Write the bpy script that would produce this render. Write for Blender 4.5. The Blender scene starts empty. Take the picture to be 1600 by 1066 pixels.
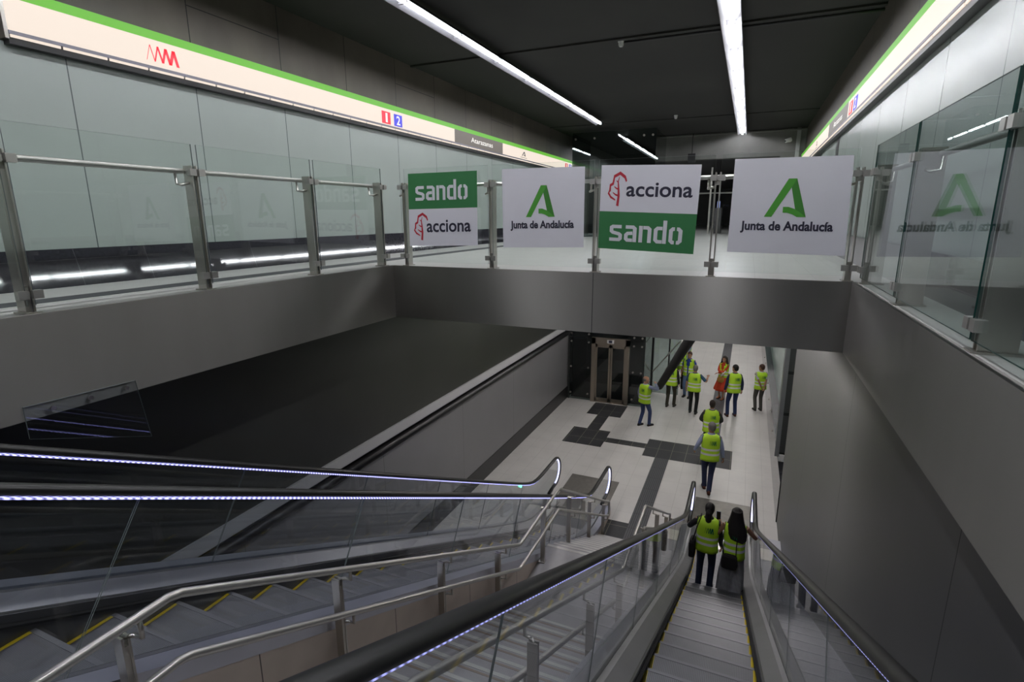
import bpy, bmesh, math, random
from mathutils import Vector, Matrix
random.seed(4)
SC = bpy.context.scene
COL = SC.collection
PI = math.pi
# ------------------------------------------------------------------ camera
yaw, pit, rol, fpx = 0.408597836, 0.225499358, -0.00440472, 841.33
cy_, sy_ = math.cos(yaw), math.sin(yaw)
fwd = Vector((-sy_*math.cos(pit), cy_*math.cos(pit), -math.sin(pit)))
rt = Vector((cy_, sy_, 0)); up = rt.cross(fwd)
r2 = rt*math.cos(rol)+up*math.sin(rol); u2 = up*math.cos(rol)-rt*math.sin(rol)
cam = bpy.data.objects.new('camera', bpy.data.cameras.new('camera')); COL.objects.link(cam)
M = Matrix((r2, u2, -fwd)).transposed().to_4x4(); M.translation = (0, 0, 6.6)
cam.matrix_world = M
cam.data.sensor_width = 36; cam.data.lens = fpx/1600*36; cam.data.clip_start = 0.02; cam.data.clip_end = 300
SC.camera = cam
# ------------------------------------------------------------------ world / exposure
W = bpy.data.worlds.new('world'); SC.world = W; W.use_nodes = True
W.node_tree.nodes['Background'].inputs[0].default_value = (.75, .8, .9, 1)
W.node_tree.nodes['Background'].inputs[1].default_value = 0.02
vs = SC.view_settings
vs.view_transform = 'Standard'; vs.look = 'None'; vs.gamma = 1; vs.exposure = 0.0; vs.use_curve_mapping = False
try:
    SC.cycles.transparent_max_bounces = 40; SC.cycles.max_bounces = 8; SC.cycles.glossy_bounces = 5
    SC.cycles.caustics_reflective = False; SC.cycles.caustics_refractive = False
    SC.cycles.sample_clamp_indirect = 4
except Exception: pass
TUBE_E = 84.0      # upper ceiling tubes
TUBE_L = 75.0      # lower hall tubes
SIGN_E = 0.93
LED_E = 1.9

# ------------------------------------------------------------------ materials
def mk(name, col=(.5,.5,.5), rough=.5, metal=0, spec=.5, aniso=0, emis=None, es=0, noise=0, nscale=5, nstretch=(1,1,1), bump=0, bscale=200, coat=0):
    m = bpy.data.materials.new(name); m.use_nodes = True
    nt = m.node_tree; b = nt.nodes['Principled BSDF']
    b.inputs['Base Color'].default_value = (*col, 1); b.inputs['Roughness'].default_value = rough
    b.inputs['Metallic'].default_value = metal; b.inputs['Specular IOR Level'].default_value = spec
    if coat: b.inputs['Coat Weight'].default_value = coat; b.inputs['Coat Roughness'].default_value = .08
    if emis: b.inputs['Emission Color'].default_value = (*emis, 1); b.inputs['Emission Strength'].default_value = es
    if noise:
        n = nt.nodes.new('ShaderNodeTexNoise'); n.inputs['Scale'].default_value = nscale; n.inputs['Detail'].default_value = 5
        tc = nt.nodes.new('ShaderNodeTexCoord'); mp = nt.nodes.new('ShaderNodeMapping'); mp.inputs['Scale'].default_value = nstretch
        nt.links.new(tc.outputs['Object'], mp.inputs[0]); nt.links.new(mp.outputs[0], n.inputs[0])
        r = nt.nodes.new('ShaderNodeMapRange'); r.inputs[1].default_value = .25; r.inputs[2].default_value = .75
        r.inputs[3].default_value = 1-noise; r.inputs[4].default_value = 1+noise
        nt.links.new(n.outputs[0], r.inputs[0])
        v = nt.nodes.new('ShaderNodeVectorMath'); v.operation = 'SCALE'; v.inputs[0].default_value = col
        nt.links.new(r.outputs[0], v.inputs['Scale']); nt.links.new(v.outputs[0], b.inputs['Base Color'])
        r2_ = nt.nodes.new('ShaderNodeMapRange'); r2_.inputs[3].default_value = rough*(1-noise*.6); r2_.inputs[4].default_value = min(1, rough*(1+noise*.6))
        nt.links.new(n.outputs[0], r2_.inputs[0]); nt.links.new(r2_.outputs[0], b.inputs['Roughness'])
    if bump:
        n = nt.nodes.new('ShaderNodeTexNoise'); n.inputs['Scale'].default_value = bscale
        bp = nt.nodes.new('ShaderNodeBump'); bp.inputs['Strength'].default_value = bump; bp.inputs['Distance'].default_value = .005
        tc = nt.nodes.new('ShaderNodeTexCoord'); nt.links.new(tc.outputs['Object'], n.inputs[0])
        nt.links.new(n.outputs[0], bp.inputs['Height']); nt.links.new(bp.outputs[0], b.inputs['Normal'])
    if aniso:
        b.inputs['Anisotropic'].default_value = aniso; b.inputs['Anisotropic Rotation'].default_value = .25
        t = nt.nodes.new('ShaderNodeTangent'); t.direction_type = 'RADIAL'; t.axis = 'Z'
        nt.links.new(t.outputs[0], b.inputs['Tangent'])
    return m

def add_lines(m, specs, dark=(.03,.03,.03)):
    """joint lines in object coordinates: specs = (axis, period, offset, width); multiplied into the base colour"""
    nt = m.node_tree; b = nt.nodes['Principled BSDF']
    tc = nt.nodes.new('ShaderNodeTexCoord'); sp = nt.nodes.new('ShaderNodeSeparateXYZ'); nt.links.new(tc.outputs['Object'], sp.inputs[0])
    fac = None
    def math_(op, a, c, clamp=False):
        n = nt.nodes.new('ShaderNodeMath'); n.operation = op; n.use_clamp = clamp
        for i, v in enumerate((a, c)):
            if v is None: continue
            if isinstance(v, (int, float)): n.inputs[i].default_value = v
            else: nt.links.new(v, n.inputs[i])
        return n.outputs[0]
    for s in specs:
        ax, per, off, wid = s[:4]
        c = sp.outputs['XYZ'.index(ax)]
        q = math_('DIVIDE', math_('SUBTRACT', c, off-wid/2), per)
        f = math_('LESS_THAN', math_('FRACT', q, None), wid/per)
        if len(s) > 4:   # only where floor((axis2-off2)/per2) mod n == k
            ax2, per2, off2, n2, k2 = s[4:]
            g = math_('FLOOR', math_('DIVIDE', math_('SUBTRACT', sp.outputs['XYZ'.index(ax2)], off2), per2), None)
            g = math_('FLOORED_MODULO', g, n2)
            f = math_('MULTIPLY', f, math_('COMPARE', g, k2))
        fac = f if fac is None else math_('MAXIMUM', fac, f)
    mx = nt.nodes.new('ShaderNodeMix'); mx.data_type = 'RGBA'
    nt.links.new(fac, mx.inputs[0])
    if b.inputs['Base Color'].links:
        nt.links.new(b.inputs['Base Color'].links[0].from_socket, mx.inputs[6])
    else: mx.inputs[6].default_value = b.inputs['Base Color'].default_value
    mx.inputs[7].default_value = (*dark, 1)
    nt.links.new(mx.outputs[2], b.inputs['Base Color'])
    return m

def glass(name, tint=(.93,.97,.95), refl=1.0, rough=0.0):
    m = bpy.data.materials.new(name); m.use_nodes = True; nt = m.node_tree
    nt.nodes.remove(nt.nodes['Principled BSDF'])
    o = nt.nodes['Material Output']; t = nt.nodes.new('ShaderNodeBsdfTransparent'); t.inputs[0].default_value = (*tint, 1)
    g = nt.nodes.new('ShaderNodeBsdfGlossy'); g.inputs['Roughness'].default_value = rough; g.inputs[0].default_value = (1,1,1,1)
    f = nt.nodes.new('ShaderNodeFresnel'); f.inputs[0].default_value = 1.45
    mu = nt.nodes.new('ShaderNodeMath'); mu.operation = 'MULTIPLY'; mu.inputs[1].default_value = refl; mu.use_clamp = True
    geo = nt.nodes.new('ShaderNodeNewGeometry')
    mix = nt.nodes.new('ShaderNodeMixShader')
    # seen from its back face the node inverts the index, so feed it the inverse there: both faces reflect alike
    sel = nt.nodes.new('ShaderNodeMix'); sel.inputs[2].default_value = 1.45; sel.inputs[3].default_value = 1/1.45
    nt.links.new(geo.outputs['Backfacing'], sel.inputs[0]); nt.links.new(sel.outputs[0], f.inputs[0])
    nt.links.new(f.outputs[0], mu.inputs[0]); nt.links.new(mu.outputs[0], mix.inputs[0])
    nt.links.new(t.outputs[0], mix.inputs[1]); nt.links.new(g.outputs[0], mix.inputs[2]); nt.links.new(mix.outputs[0], o.inputs[0])
    return m

def emit(name, col, s, dots=None):
    m = mk(name, (0,0,0) if not dots else (.02,.02,.03), .5, emis=col, es=s)
    if dots:
        nt = m.node_tree; b = nt.nodes['Principled BSDF']
        tc = nt.nodes.new('ShaderNodeTexCoord'); sp = nt.nodes.new('ShaderNodeSeparateXYZ'); nt.links.new(tc.outputs['Object'], sp.inputs[0])
        w = nt.nodes.new('ShaderNodeMath'); w.operation = 'MULTIPLY'; w.inputs[1].default_value = 2*PI/dots
        nt.links.new(sp.outputs[1], w.inputs[0])
        s1 = nt.nodes.new('ShaderNodeMath'); s1.operation = 'SINE'; nt.links.new(w.outputs[0], s1.inputs[0])
        r = nt.nodes.new('ShaderNodeMapRange'); r.inputs[1].default_value = -1; r.inputs[3].default_value = .25*s; r.inputs[4].default_value = 1.75*s
        nt.links.new(s1.outputs[0], r.inputs[0]); nt.links.new(r.outputs[0], b.inputs['Emission Strength'])
    return m

MT = {}
MT['steel'] = mk('brushed_steel', (.285,.275,.26), .46, .95, aniso=.95, noise=.12, nscale=1.2, nstretch=(1,1,.2))
MT['steel_wall'] = add_lines(mk('steel_wall', (.125,.124,.124), .44, .92, aniso=.9, noise=.18, nscale=.9, nstretch=(1,1,.25)), [('Y', 3.0, .1, .012)])
MT['metal'] = mk('satin_metal', (.52,.50,.46), .3, 1)
MT['rail'] = mk('rail_metal', (.52,.51,.48), .3, .75)
MT['deck'] = mk('deck_metal', (.55,.56,.62), .38, .85, noise=.08, nscale=3)
MT['deck_in'] = mk('inner_deck_metal', (.34,.34,.35), .42, .8, noise=.08, nscale=3)
MT['skirt'] = mk('skirt_metal', (.10,.10,.10), .35, .6)
MT['rubber'] = mk('black_rubber', (.015,.015,.015), .36, 0, .5)
MT['brush'] = mk('brush', (.01,.01,.01), .9)
MT['yellow'] = mk('yellow_line', (.62,.46,.02), .5)
MT['step'] = mk('step_metal', (.22,.22,.235), .45, .6, noise=.12, nscale=6)
add_lines(MT['step'], [('X', .014, 0, .006)], (.165,.165,.177))
MT['step_nose'] = mk('step_nose', (.235,.235,.25), .45, .6)
MT['glass'] = glass('clear_glass', (.965,.985,.975), 1.0)
MT['glass_dk'] = glass('green_glass', (.91,.955,.945), 1.0)
MT['glass_esc'] = glass('balustrade_glass', (.93,.95,.965), 1.0)
MT['glass_edge'] = mk('glass_edge', (.01,.06,.05), .15, 0, .8)
MT['seam'] = mk('glass_seam', (.16,.19,.19), .3)
MT['panel'] = add_lines(mk('back_painted_glass', (.335,.38,.352), .25, 0, .5, noise=.03, nscale=1), [('Y', 1.4, 3.59, .012)], (.10,.12,.12))
MT['panel_low'] = add_lines(mk('green_glass_low', (.30,.42,.38), .2, 0, .5), [('Y', 1.4, 3.59, .012)], (.10,.12,.12))
MT['conc_dark'] = add_lines(mk('dark_concrete_panel', (.092,.080,.065), .55, 0, .4, noise=.35, nscale=1.3, nstretch=(1,1,.5)),
                            [('Y', 1.4, 4.99, .014), ('Z', 10, 9.07, .012, 'Y', 1.4, 4.99, 3, 0)], (.01,.01,.01))
MT['ceiling'] = mk('black_ceiling', (.034,.034,.032), .85, 0, .3, noise=.35, nscale=.7)
MT['granite'] = add_lines(mk('dark_granite', (.030,.030,.036), .05, 0, .6, noise=.3, nscale=40), [('Y', .72, 3.34, .006)], (.09,.09,.10))
MT['upfloor'] = add_lines(mk('white_floor_tile', (.60,.60,.57), .35, 0, .5, noise=.06, nscale=2), [('X', .6, .1, .004), ('Y', .6, .1, .004)], (.42,.42,.40))
MT['floor'] = add_lines(mk('light_floor_tile', (.62,.605,.585), .38, 0, .5, noise=.07, nscale=1.5), [('X', .39, -3.45, .006), ('Y', .635, 15.72, .006)], (.44,.43,.42))
MT['dktile'] = add_lines(mk('dark_floor_tile', (.030,.031,.035), .6, 0, .5, noise=.2, nscale=20), [('X', .39, -3.45, .012), ('Y', .635, 15.72, .012)], (.17,.17,.13))
MT['tactile'] = add_lines(mk('tactile_paving', (.085,.087,.095), .5, 0, .4), [('X', .045, -1.9, .012), ('Y', .635, 14.47, .012)], (.028,.028,.032))
MT['plate'] = mk('landing_plate', (.20,.19,.175), .45, .6, noise=.15, nscale=9)
MT['wall_grey'] = add_lines(mk('grey_wall_panel', (.23,.225,.235), .38, .3, .5, noise=.06, nscale=1), [('Y', 3.0, 1.4, .01)], (.1,.1,.1))
MT['wall_shade'] = mk('shaded_wall_panel', (.030,.031,.027), .38, 0, .5, noise=.2, nscale=.8)  # near-black base colour stands in for the unlit wall above the ledge
MT['black'] = mk('black_paint', (.012,.012,.013), .35)
MT['ledge'] = mk('light_ledge', (.42,.42,.43), .5)
MT['brown'] = add_lines(mk('beige_stone_panel', (.60,.51,.44), .45, 0, .4, noise=.12, nscale=2.5), [('Y', 1.25, .55, .008)], (.12,.1,.09))
MT['tread'] = mk('stair_tread', (.38,.37,.38), .45, 0, .5, noise=.08, nscale=8)
MT['nosing'] = mk('stair_nosing', (.58,.57,.54), .45)
MT['riser'] = mk('stair_riser', (.30,.24,.18), .5)
MT['cream'] = emit('lit_cream_sign', (1, .86, .74), SIGN_E)
MT['green_lit'] = emit('lit_green_band', (.15, .53, .035), .93)
MT['grey_sign'] = emit('lit_grey_sign', (.17,.15,.13), 1)
MT['red'] = mk('red_print', (.72,.03,.05), .5, emis=(.75,.03,.05), es=.7)
MT['blue'] = mk('blue_print', (.05,.05,.55), .5, emis=(.05,.05,.5), es=.6)
MT['white_lit'] = emit('white_lit', (1,.97,.93), 1)
MT['lip'] = mk('sign_lip', (.22,.21,.25), .4)
MT['tube'] = emit('fluorescent_tube', (.95,.95,1), TUBE_E)
MT['tube_low'] = emit('lower_fluorescent_tube', (1,.95,.93), TUBE_L)
MT['plastic'] = mk('white_plastic', (.7,.7,.7), .4)
MT['white'] = mk('white_enamel', (.055,.055,.06), .4)
MT['led'] = emit('led_dots', (.40,.40,1), LED_E, dots=.032)
MT['led_dim'] = emit('led_dots_dim', (.42,.44,1), .75, dots=.03)
MT['led_arc'] = emit('led_arc', (.68,.68,1), LED_E*1.1)
MT['green_led'] = emit('green_led', (.1,1,.5), 4)
MT['banner'] = mk('white_banner', (.80,.79,.86), .55, noise=.02, nscale=3)
MT['bgreen'] = mk('banner_green', (.035,.20,.065), .55)
MT['jgreen'] = mk('emblem_green', (.075,.36,.035), .55)
MT['jgreen_dk'] = mk('emblem_dark_green', (.05,.24,.03), .55)
MT['ink'] = mk('dark_ink', (.022,.02,.045), .5)
MT['lred'] = mk('leaf_red', (.55,.025,.05), .5)
MT['bwhite'] = mk('letter_white', (.78,.78,.84), .5)
MT['grey_conc'] = mk('grey_concrete', (.16,.16,.15), .7, noise=.2, nscale=1.5)
MT['beige'] = mk('beige_wall', (.42,.38,.30), .6)
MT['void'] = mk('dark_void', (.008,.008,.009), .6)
MT['bronze'] = mk('lift_door_metal', (.40,.35,.29), .32, .9)

# ------------------------------------------------------------------ mesh helpers
class MB:
    def __init__(s): s.v = []; s.f = []; s.m = []
    def poly(s, pts, mi=0):
        i = len(s.v); s.v += [tuple(p) for p in pts]; s.f.append(tuple(range(i, i+len(pts)))); s.m.append(mi)
    def box(s, x0, x1, y0, y1, z0, z1, mi=0):
        i = len(s.v)
        s.v += [(x0,y0,z0),(x1,y0,z0),(x1,y1,z0),(x0,y1,z0),(x0,y0,z1),(x1,y0,z1),(x1,y1,z1),(x0,y1,z1)]
        for q in ((0,3,2,1),(4,5,6,7),(0,1,5,4),(1,2,6,5),(2,3,7,6),(3,0,4,7)):
            s.f.append(tuple(i+k for k in q)); s.m.append(mi)
        return s
    def prism(s, poly, a, b, mp, mi=0, side=None):
        """poly of 2D points extruded from a to b; mp(u, v, w) -> point"""
        n = len(poly); i = len(s.v)
        s.v += [tuple(mp(p[0], p[1], a)) for p in poly]+[tuple(mp(p[0], p[1], b)) for p in poly]
        s.f.append(tuple(range(i+n-1, i-1, -1))); s.m.append(mi)
        s.f.append(tuple(range(i+n, i+2*n))); s.m.append(mi)
        for k in range(n):
            k2 = (k+1) % n
            s.f.append((i+k, i+k2, i+n+k2, i+n+k)); s.m.append(mi if side is None else side)
        return s
    def rings(s, rings, mi=0, cap=True, mfun=None, skip=None, close=True):
        n = len(rings[0]); i = len(s.v)
        for r in rings: s.v += [tuple(p) for p in r]
        for a in range(len(rings)-1):
            for k in range(n if close else n-1):
                if skip and skip(a, k): continue
                k2 = (k+1) % n
                s.f.append((i+a*n+k, i+a*n+k2, i+(a+1)*n+k2, i+(a+1)*n+k)); s.m.append(mfun(a, k) if mfun else mi)
        if cap:
            s.f.append(tuple(i+k for k in range(n-1, -1, -1))); s.m.append(mi)
            s.f.append(tuple(i+(len(rings)-1)*n+k for k in range(n))); s.m.append(mi)
        return s
    def tube(s, pts, r, n=10, mi=0, flat=1.0, cap=True, upv=(0,0,1), closed=False):
        pts = [Vector(p) for p in pts]; rs = r if isinstance(r, (list, tuple)) else [r]*len(pts)
        out = []
        for k, p in enumerate(pts):
            if closed: t = pts[(k+1) % len(pts)]-pts[k-1]
            else: t = pts[min(k+1, len(pts)-1)]-pts[max(k-1, 0)]
            t.normalize(); u = Vector(upv) if k == 0 else prev; u = u-t*u.dot(t)     # parallel transport
            if u.length < 1e-3: u = Vector((0,1,0)); u = u-t*u.dot(t)
            u.normalize(); w = t.cross(u); prev = u.copy()
            out.append([p+(w*math.cos(2*PI*j/n)+u*flat*math.sin(2*PI*j/n))*rs[k] for j in range(n)])
        if closed: out.append(out[0])
        return s.rings(out, mi, cap and not closed)
    def build(s, name, mats, parent=None, smooth=False, ang=None):
        me = bpy.data.meshes.new(name); me.from_pydata(s.v, [], s.f)
        if not isinstance(mats, (list, tuple)): mats = [mats]
        for m in mats: me.materials.append(m)
        for p, mi in zip(me.polygons, s.m): p.material_index = mi; p.use_smooth = smooth
        me.update()
        if ang is not None: me.set_sharp_from_angle(angle=ang)
        o = bpy.data.objects.new(name, me); COL.objects.link(o)
        if parent: o.parent = parent
        return o

def tag(o, label=None, cat=None, group=None, kind=None):
    if label: o['label'] = label
    if cat: o['category'] = cat
    if group: o['group'] = group
    if kind: o['kind'] = kind
    return o
def empty(name, label, cat, loc=(0,0,0), rz=0, group=None):
    o = bpy.data.objects.new(name, None); COL.objects.link(o); o.location = loc; o.rotation_euler = (0,0,rz); o.empty_display_size = .1
    return tag(o, label, cat, group)
def struct(name, mb, mats, label, **k):
    return tag(mb.build(name, mats, **k), label, name.split('_')[0], None, 'structure')
def part_of(o, par):      # parent keeping world coordinates (parent is unrotated)
    o.parent = par; o.location = -Vector(par.location) if False else o.location
    return o

# text -------------------------------------------------------------
TXT = {}
def text_geo(s, bold=0.02, spacing=1.0):
    key = (s, bold, spacing)
    if key in TXT: return TXT[key]
    c = bpy.data.curves.new('text', 'FONT'); c.body = s; c.offset = bold; c.resolution_u = 4; c.space_character = spacing
    o = bpy.data.objects.new('text', c); COL.objects.link(o)
    dg = bpy.context.evaluated_depsgraph_get(); dg.update()
    me = bpy.data.meshes.new_from_object(o.evaluated_get(dg))
    v = [(p.co.x, p.co.y) for p in me.vertices]; f = [tuple(p.vertices) for p in me.polygons]
    bpy.data.objects.remove(o); bpy.data.curves.remove(c); bpy.data.meshes.remove(me)
    x0 = min(a for a, b in v); x1 = max(a for a, b in v); y0 = min(b for a, b in v); y1 = max(b for a, b in v)
    v = [((a-x0)/(x1-x0), (b-y0)/(y1-y0)) for a, b in v]
    TXT[key] = (v, f); return v, f
def text_on(mb, s, u0, u1, v0, v1, mp, mi=0, bold=.02, spacing=1.0):
    v, f = text_geo(s, bold, spacing); i = len(mb.v)
    mb.v += [tuple(mp(u0+(u1-u0)*a, v0+(v1-v0)*b)) for a, b in v]
    for q in f: mb.f.append(tuple(i+k for k in q)); mb.m.append(mi)
def stroke_on(mb, pts, ws, mp, mi=0, asp=1.0):
    """polyline with widths in the (u, v) frame"""
    P = [Vector((a*asp, b)) for a, b in pts]
    if not isinstance(ws, (list, tuple)): ws = [ws]*len(P)
    L = []
    for k, p in enumerate(P):
        t = P[min(k+1, len(P)-1)]-P[max(k-1, 0)]; t.normalize(); n = Vector((-t.y, t.x))
        L.append((p+n*ws[k]/2, p-n*ws[k]/2))
    for k in range(len(P)-1):
        a, b = L[k]; c, d = L[k+1]
        mb.poly([mp(q.x/asp, q.y) for q in (a, b, d, c)], mi)
ZIG = [(.0,.02),(.135,.98),(.245,.02),(.375,.98),(.49,.03),(.62,.97),(.73,.03),(.87,.97),(.975,.0)]
def zigzag_on(mb, mp, mi=0):
    """the operator's zigzag mark: slanted strokes that grow thicker to the right"""
    ths = [.018,.03,.045,.06,.075,.09,.10,.10]
    for k in range(8):
        (a, b), (c, d) = ZIG[k], ZIG[k+1]; w = ths[k]/2
        mb.poly([mp(a-w, b), mp(a+w, b), mp(c+w, d), mp(c-w, d)], mi)
def emblem_on(mb, u0, v0, su, sv, mp, m1, m2):
    """the big angular letter A: u right, v up, unit box"""
    def q(x, y): return mp(u0+su*(x-780)/263., v0+sv*(450-y)/234.)
    mb.poly([q(780,450), q(828,450), q(940,270), q(918,216)], m1)
    mb.poly([q(918,216), q(940,270), q(970,216)], m1)
    mb.poly([q(970,216), q(940,270), q(985,450), q(1043,450)], m2)
    mb.poly([q(897,388), q(897,424), q(925,424), q(930,388)], m1)
    mb.poly([q(930,388), q(925,424), q(958,434), q(968,400)], m1)
    mb.poly([q(968,400), q(958,434), q(988,450), q(1043,450), q(1005,422)], m1)
SANDO = [(0, [(.50,.655),(.14,.655),(.08,.61),(.08,.45),(.14,.395),(.40,.33),(.455,.28),(.455,.13),(.40,.075),(.0,.075)]),
  (.62, [(.05,.655),(.36,.655),(.43,.59),(.43,0)]), (.62, [(.34,.39),(.14,.37),(.075,.30),(.075,.13),(.13,.075),(.34,.075)]),
  (1.22, [(.075,0),(.075,.73)]), (1.22, [(.17,.655),(.36,.655),(.43,.59),(.43,0)]),
  (1.82, [(.43,0),(.43,1.0)]), (1.82, [(.34,.655),(.15,.655),(.075,.58),(.075,.15),(.15,.075),(.34,.075)]),
  (2.42, [(.22,.655),(.15,.655),(.075,.58),(.075,.15),(.15,.075),(.22,.075)]), (2.42, [(.30,.655),(.37,.655),(.445,.58),(.445,.15),(.37,.075),(.30,.075)])]
def sando_on(mb, u0, u1, v0, v1, mp, mi=0):
    for off, pts in SANDO:
        W2 = .0755; P = [Vector(p) for p in pts]; q = []
        for k in range(len(P)):
            n1 = n2 = None
            if k > 0: d = (P[k]-P[k-1]).normalized(); n1 = Vector((-d.y, d.x))
            if k < len(P)-1: d = (P[k+1]-P[k]).normalized(); n2 = Vector((-d.y, d.x))
            if n1 is None: n = n2
            elif n2 is None: n = n1
            else: n = (n1+n2).normalized(); n = n/max(.5, n.dot(n1))
            q.append((P[k]+n*W2, P[k]-n*W2))
        for k in range(len(P)-1):
            a, b = q[k]; c, d = q[k+1]
            mb.poly([mp(u0+(u1-u0)*(off+p.x)/2.94, v0+(v1-v0)*p.y) for p in (a, b, d, c)], mi)
def leaf_on(mb, u0, v0, su, sv, mp, mi):
    def q(x, y): return ((x-445)/170., (680-y)/255.)
    def M_(a, b): return mp(u0+su*a, v0+sv*b)
    stroke_on(mb, [q(*p) for p in ((612,490),(598,458),(550,427),(497,452),(487,507),(462,520),(460,560),(447,580),(470,610),(515,633))], [.07,.10,.10,.10,.10,.10,.10,.09,.07,.04], M_, mi)
    stroke_on(mb, [q(*p) for p in ((545,455),(534,490),(540,540),(545,600),(537,678))], [.025,.06,.09,.12,.14], M_, mi)
    stroke_on(mb, [q(*p) for p in ((518,484),(536,500))], .035, M_, mi)
    stroke_on(mb, [q(*p) for p in ((500,530),(520,543),(541,550))], [.03,.045,.05], M_, mi)
    stroke_on(mb, [q(*p) for p in ((488,575),(515,592),(544,600))], [.03,.05,.06], M_, mi)

# ================================================================== SETTING
UF = 5.94; SB = 5.23; CE = 9.5
XL, XR = -6.35, 1.5
OL, OR_, OY = -4.62, 1.02, 6.42       # opening
# lower floor, with dark tiles laid in it
fl = MB(); fl.box(-5.8, 1.6, -7, 46, -.2, 0)
def dk(x0, x1, y0, y1, mi=1): fl.box(x0, x1, y0, y1, -.01, .003, mi)
dk(-4.63, -3.46, 17.14, 18.36); dk(-4.24, -3.85, 15.83, 17.14); dk(-4.67, -3.48, 14.56, 15.83); dk(-3.48, -2.26, 14.98, 15.33)
dk(-2.26, -1.9, 14.47, 15.73); dk(-1.52, .09, 14.47, 15.73)
dk(-1.9, -1.52, 9.97, 14.47, 2); dk(-1.9, -1.52, 14.47, 15.73); dk(-2.55, -1.9, 9.97, 10.82)
dk(-.70, -.30, 15.73, 44, 2)
struct('floor', fl, [MT['floor'], MT['dktile'], MT['tactile']], 'light tiled lower hall floor with dark tile cross pattern')
# upper slab with its opening
uf = MB()
uf.box(XL, OL, -7, 46, SB, UF-.02, 2); uf.box(OR_, XR+.1, -7, 46, SB, UF-.02, 2); uf.box(OL, OR_, OY, 46, SB, UF-.02, 2)
uf.box(XL, OL-.03, -7, 46, UF-.02, UF); uf.box(OR_+.03, XR, -7, 46, UF-.02, UF); uf.box(OL-.03, OR_+.03, OY+.03, 46, UF-.02, UF)
uf.box(OL, OR_, -7, -3.9, SB, UF-.02, 2); uf.box(OL, OR_, -7, -3.9, UF-.02, UF)
uf.box(-5.46, -5.20, -7, 20, UF, UF+.004, 1)
struct('floor_upper', uf, [MT['upfloor'], MT['tactile'], MT['ceiling']], 'white tiled upper floor around the opening with a dark tactile strip')
# steel fascias
ff = MB(); ff.box(OL-.03, OL+.012, -3.9, OY, SB-.03, UF+.004); struct('trim_left', ff, MT['steel'], 'brushed steel fascia along the left edge of the opening')
ff = MB(); ff.box(OL, OR_, OY-.012, OY+.03, SB-.03, UF+.004); ff.box(-1.70, -1.692, OY-.014, OY-.01, SB-.03, UF, 1)
struct('trim_far', ff, [MT['steel'], MT['black']], 'brushed steel fascia across the far edge of the opening under the banners')
ff = MB()
ff.box(OR_-.012, OR_+.03, -3.9, OY+.02, SB-.03, UF+.004)
struct('trim_right', ff, MT['steel'], 'brushed steel fascia along the right edge of the opening')
# upper walls
w = MB(); w.box(XL-.2, XL, -7, 20.5, UF+.3, 8.18, 0); w.box(XL-.2, XL+.0, -7, 20.5, 8.18, CE, 1)
w.box(XL-.2, XL, 20.5, 46, UF, CE, 2)
struct('wall_left', w, [MT['panel'], MT['conc_dark'], MT['grey_conc']], 'pale green glass panel wall left of the upper walkway, dark concrete above')
w = MB(); w.box(XR, XR+.2, -7, 46, UF+.35, 8.18, 0); w.box(XR, XR+.2, -7, 46, 8.18, CE, 1)
w.box(XR-.006, XR, 13.0, 13.35, UF+.35, 8.18, 2); w.box(XR-.006, XR, 16.2, 16.5, UF+.35, 8.18, 2)
struct('wall_right', w, [MT['panel'], MT['conc_dark'], MT['black']], 'pale green glass panel wall on the right of the upper level')
w = MB()
for x0, x1, y0, y1 in ((XL, -6.33, -7, 20.4),):
    w.poly([(-6.345,y0,6.31),(-6.228,y0,UF),(-6.228,y1,UF),(-6.345,y1,6.31)]); w.poly([(XL,y0,6.31),(-6.345,y0,6.31),(-6.345,y1,6.31),(XL,y1,6.31)])
struct('baseboard_left', w, MT['granite'], 'sloping glossy dark granite plinth at the foot of the left wall')
w = MB(); w.box(1.40, XR, -7, 30, UF, UF+.37); struct('baseboard_right', w, MT['granite'], 'dark granite plinth at the foot of the upper right wall')
c = MB(); c.box(XL-.2, XR+.2, -7, 46, CE, CE+.2)
c.box(XL, XR, 9.72, 9.80, CE-.03, CE); c.box(XL, XR, 17.9, 17.96, CE-.02, CE)
struct('ceiling', c, MT['ceiling'], 'black painted concrete ceiling with narrow ribs')
w = MB(); w.box(XL, XR, -7.2, -7, 0, CE); struct('wall_back', w, MT['grey_conc'], 'concrete wall behind the top of the escalators')
# far end of the upper level: lintel, black opening, concourse beyond
w = MB(); w.box(-3.3, XR, 21.5, 21.9, 8.62, CE, 0); w.box(.75, XR, 21.5, 21.9, UF, 8.62, 0)
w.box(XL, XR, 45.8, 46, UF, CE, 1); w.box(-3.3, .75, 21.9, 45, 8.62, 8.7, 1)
w.box(-5.3, -3.0, 22.4, 22.6, UF, 8.3, 2); w.box(-6.3, -5.3, 22.4, 22.6, UF, 8.0, 1)
w.box(1.2, 1.32, 21.46, 21.5, UF, CE, 3)
struct('wall_far', w, [MT['grey_conc'], MT['void'], MT['beige'], MT['ledge']], 'grey concrete lintel over the dark passage at the far end')
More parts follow.
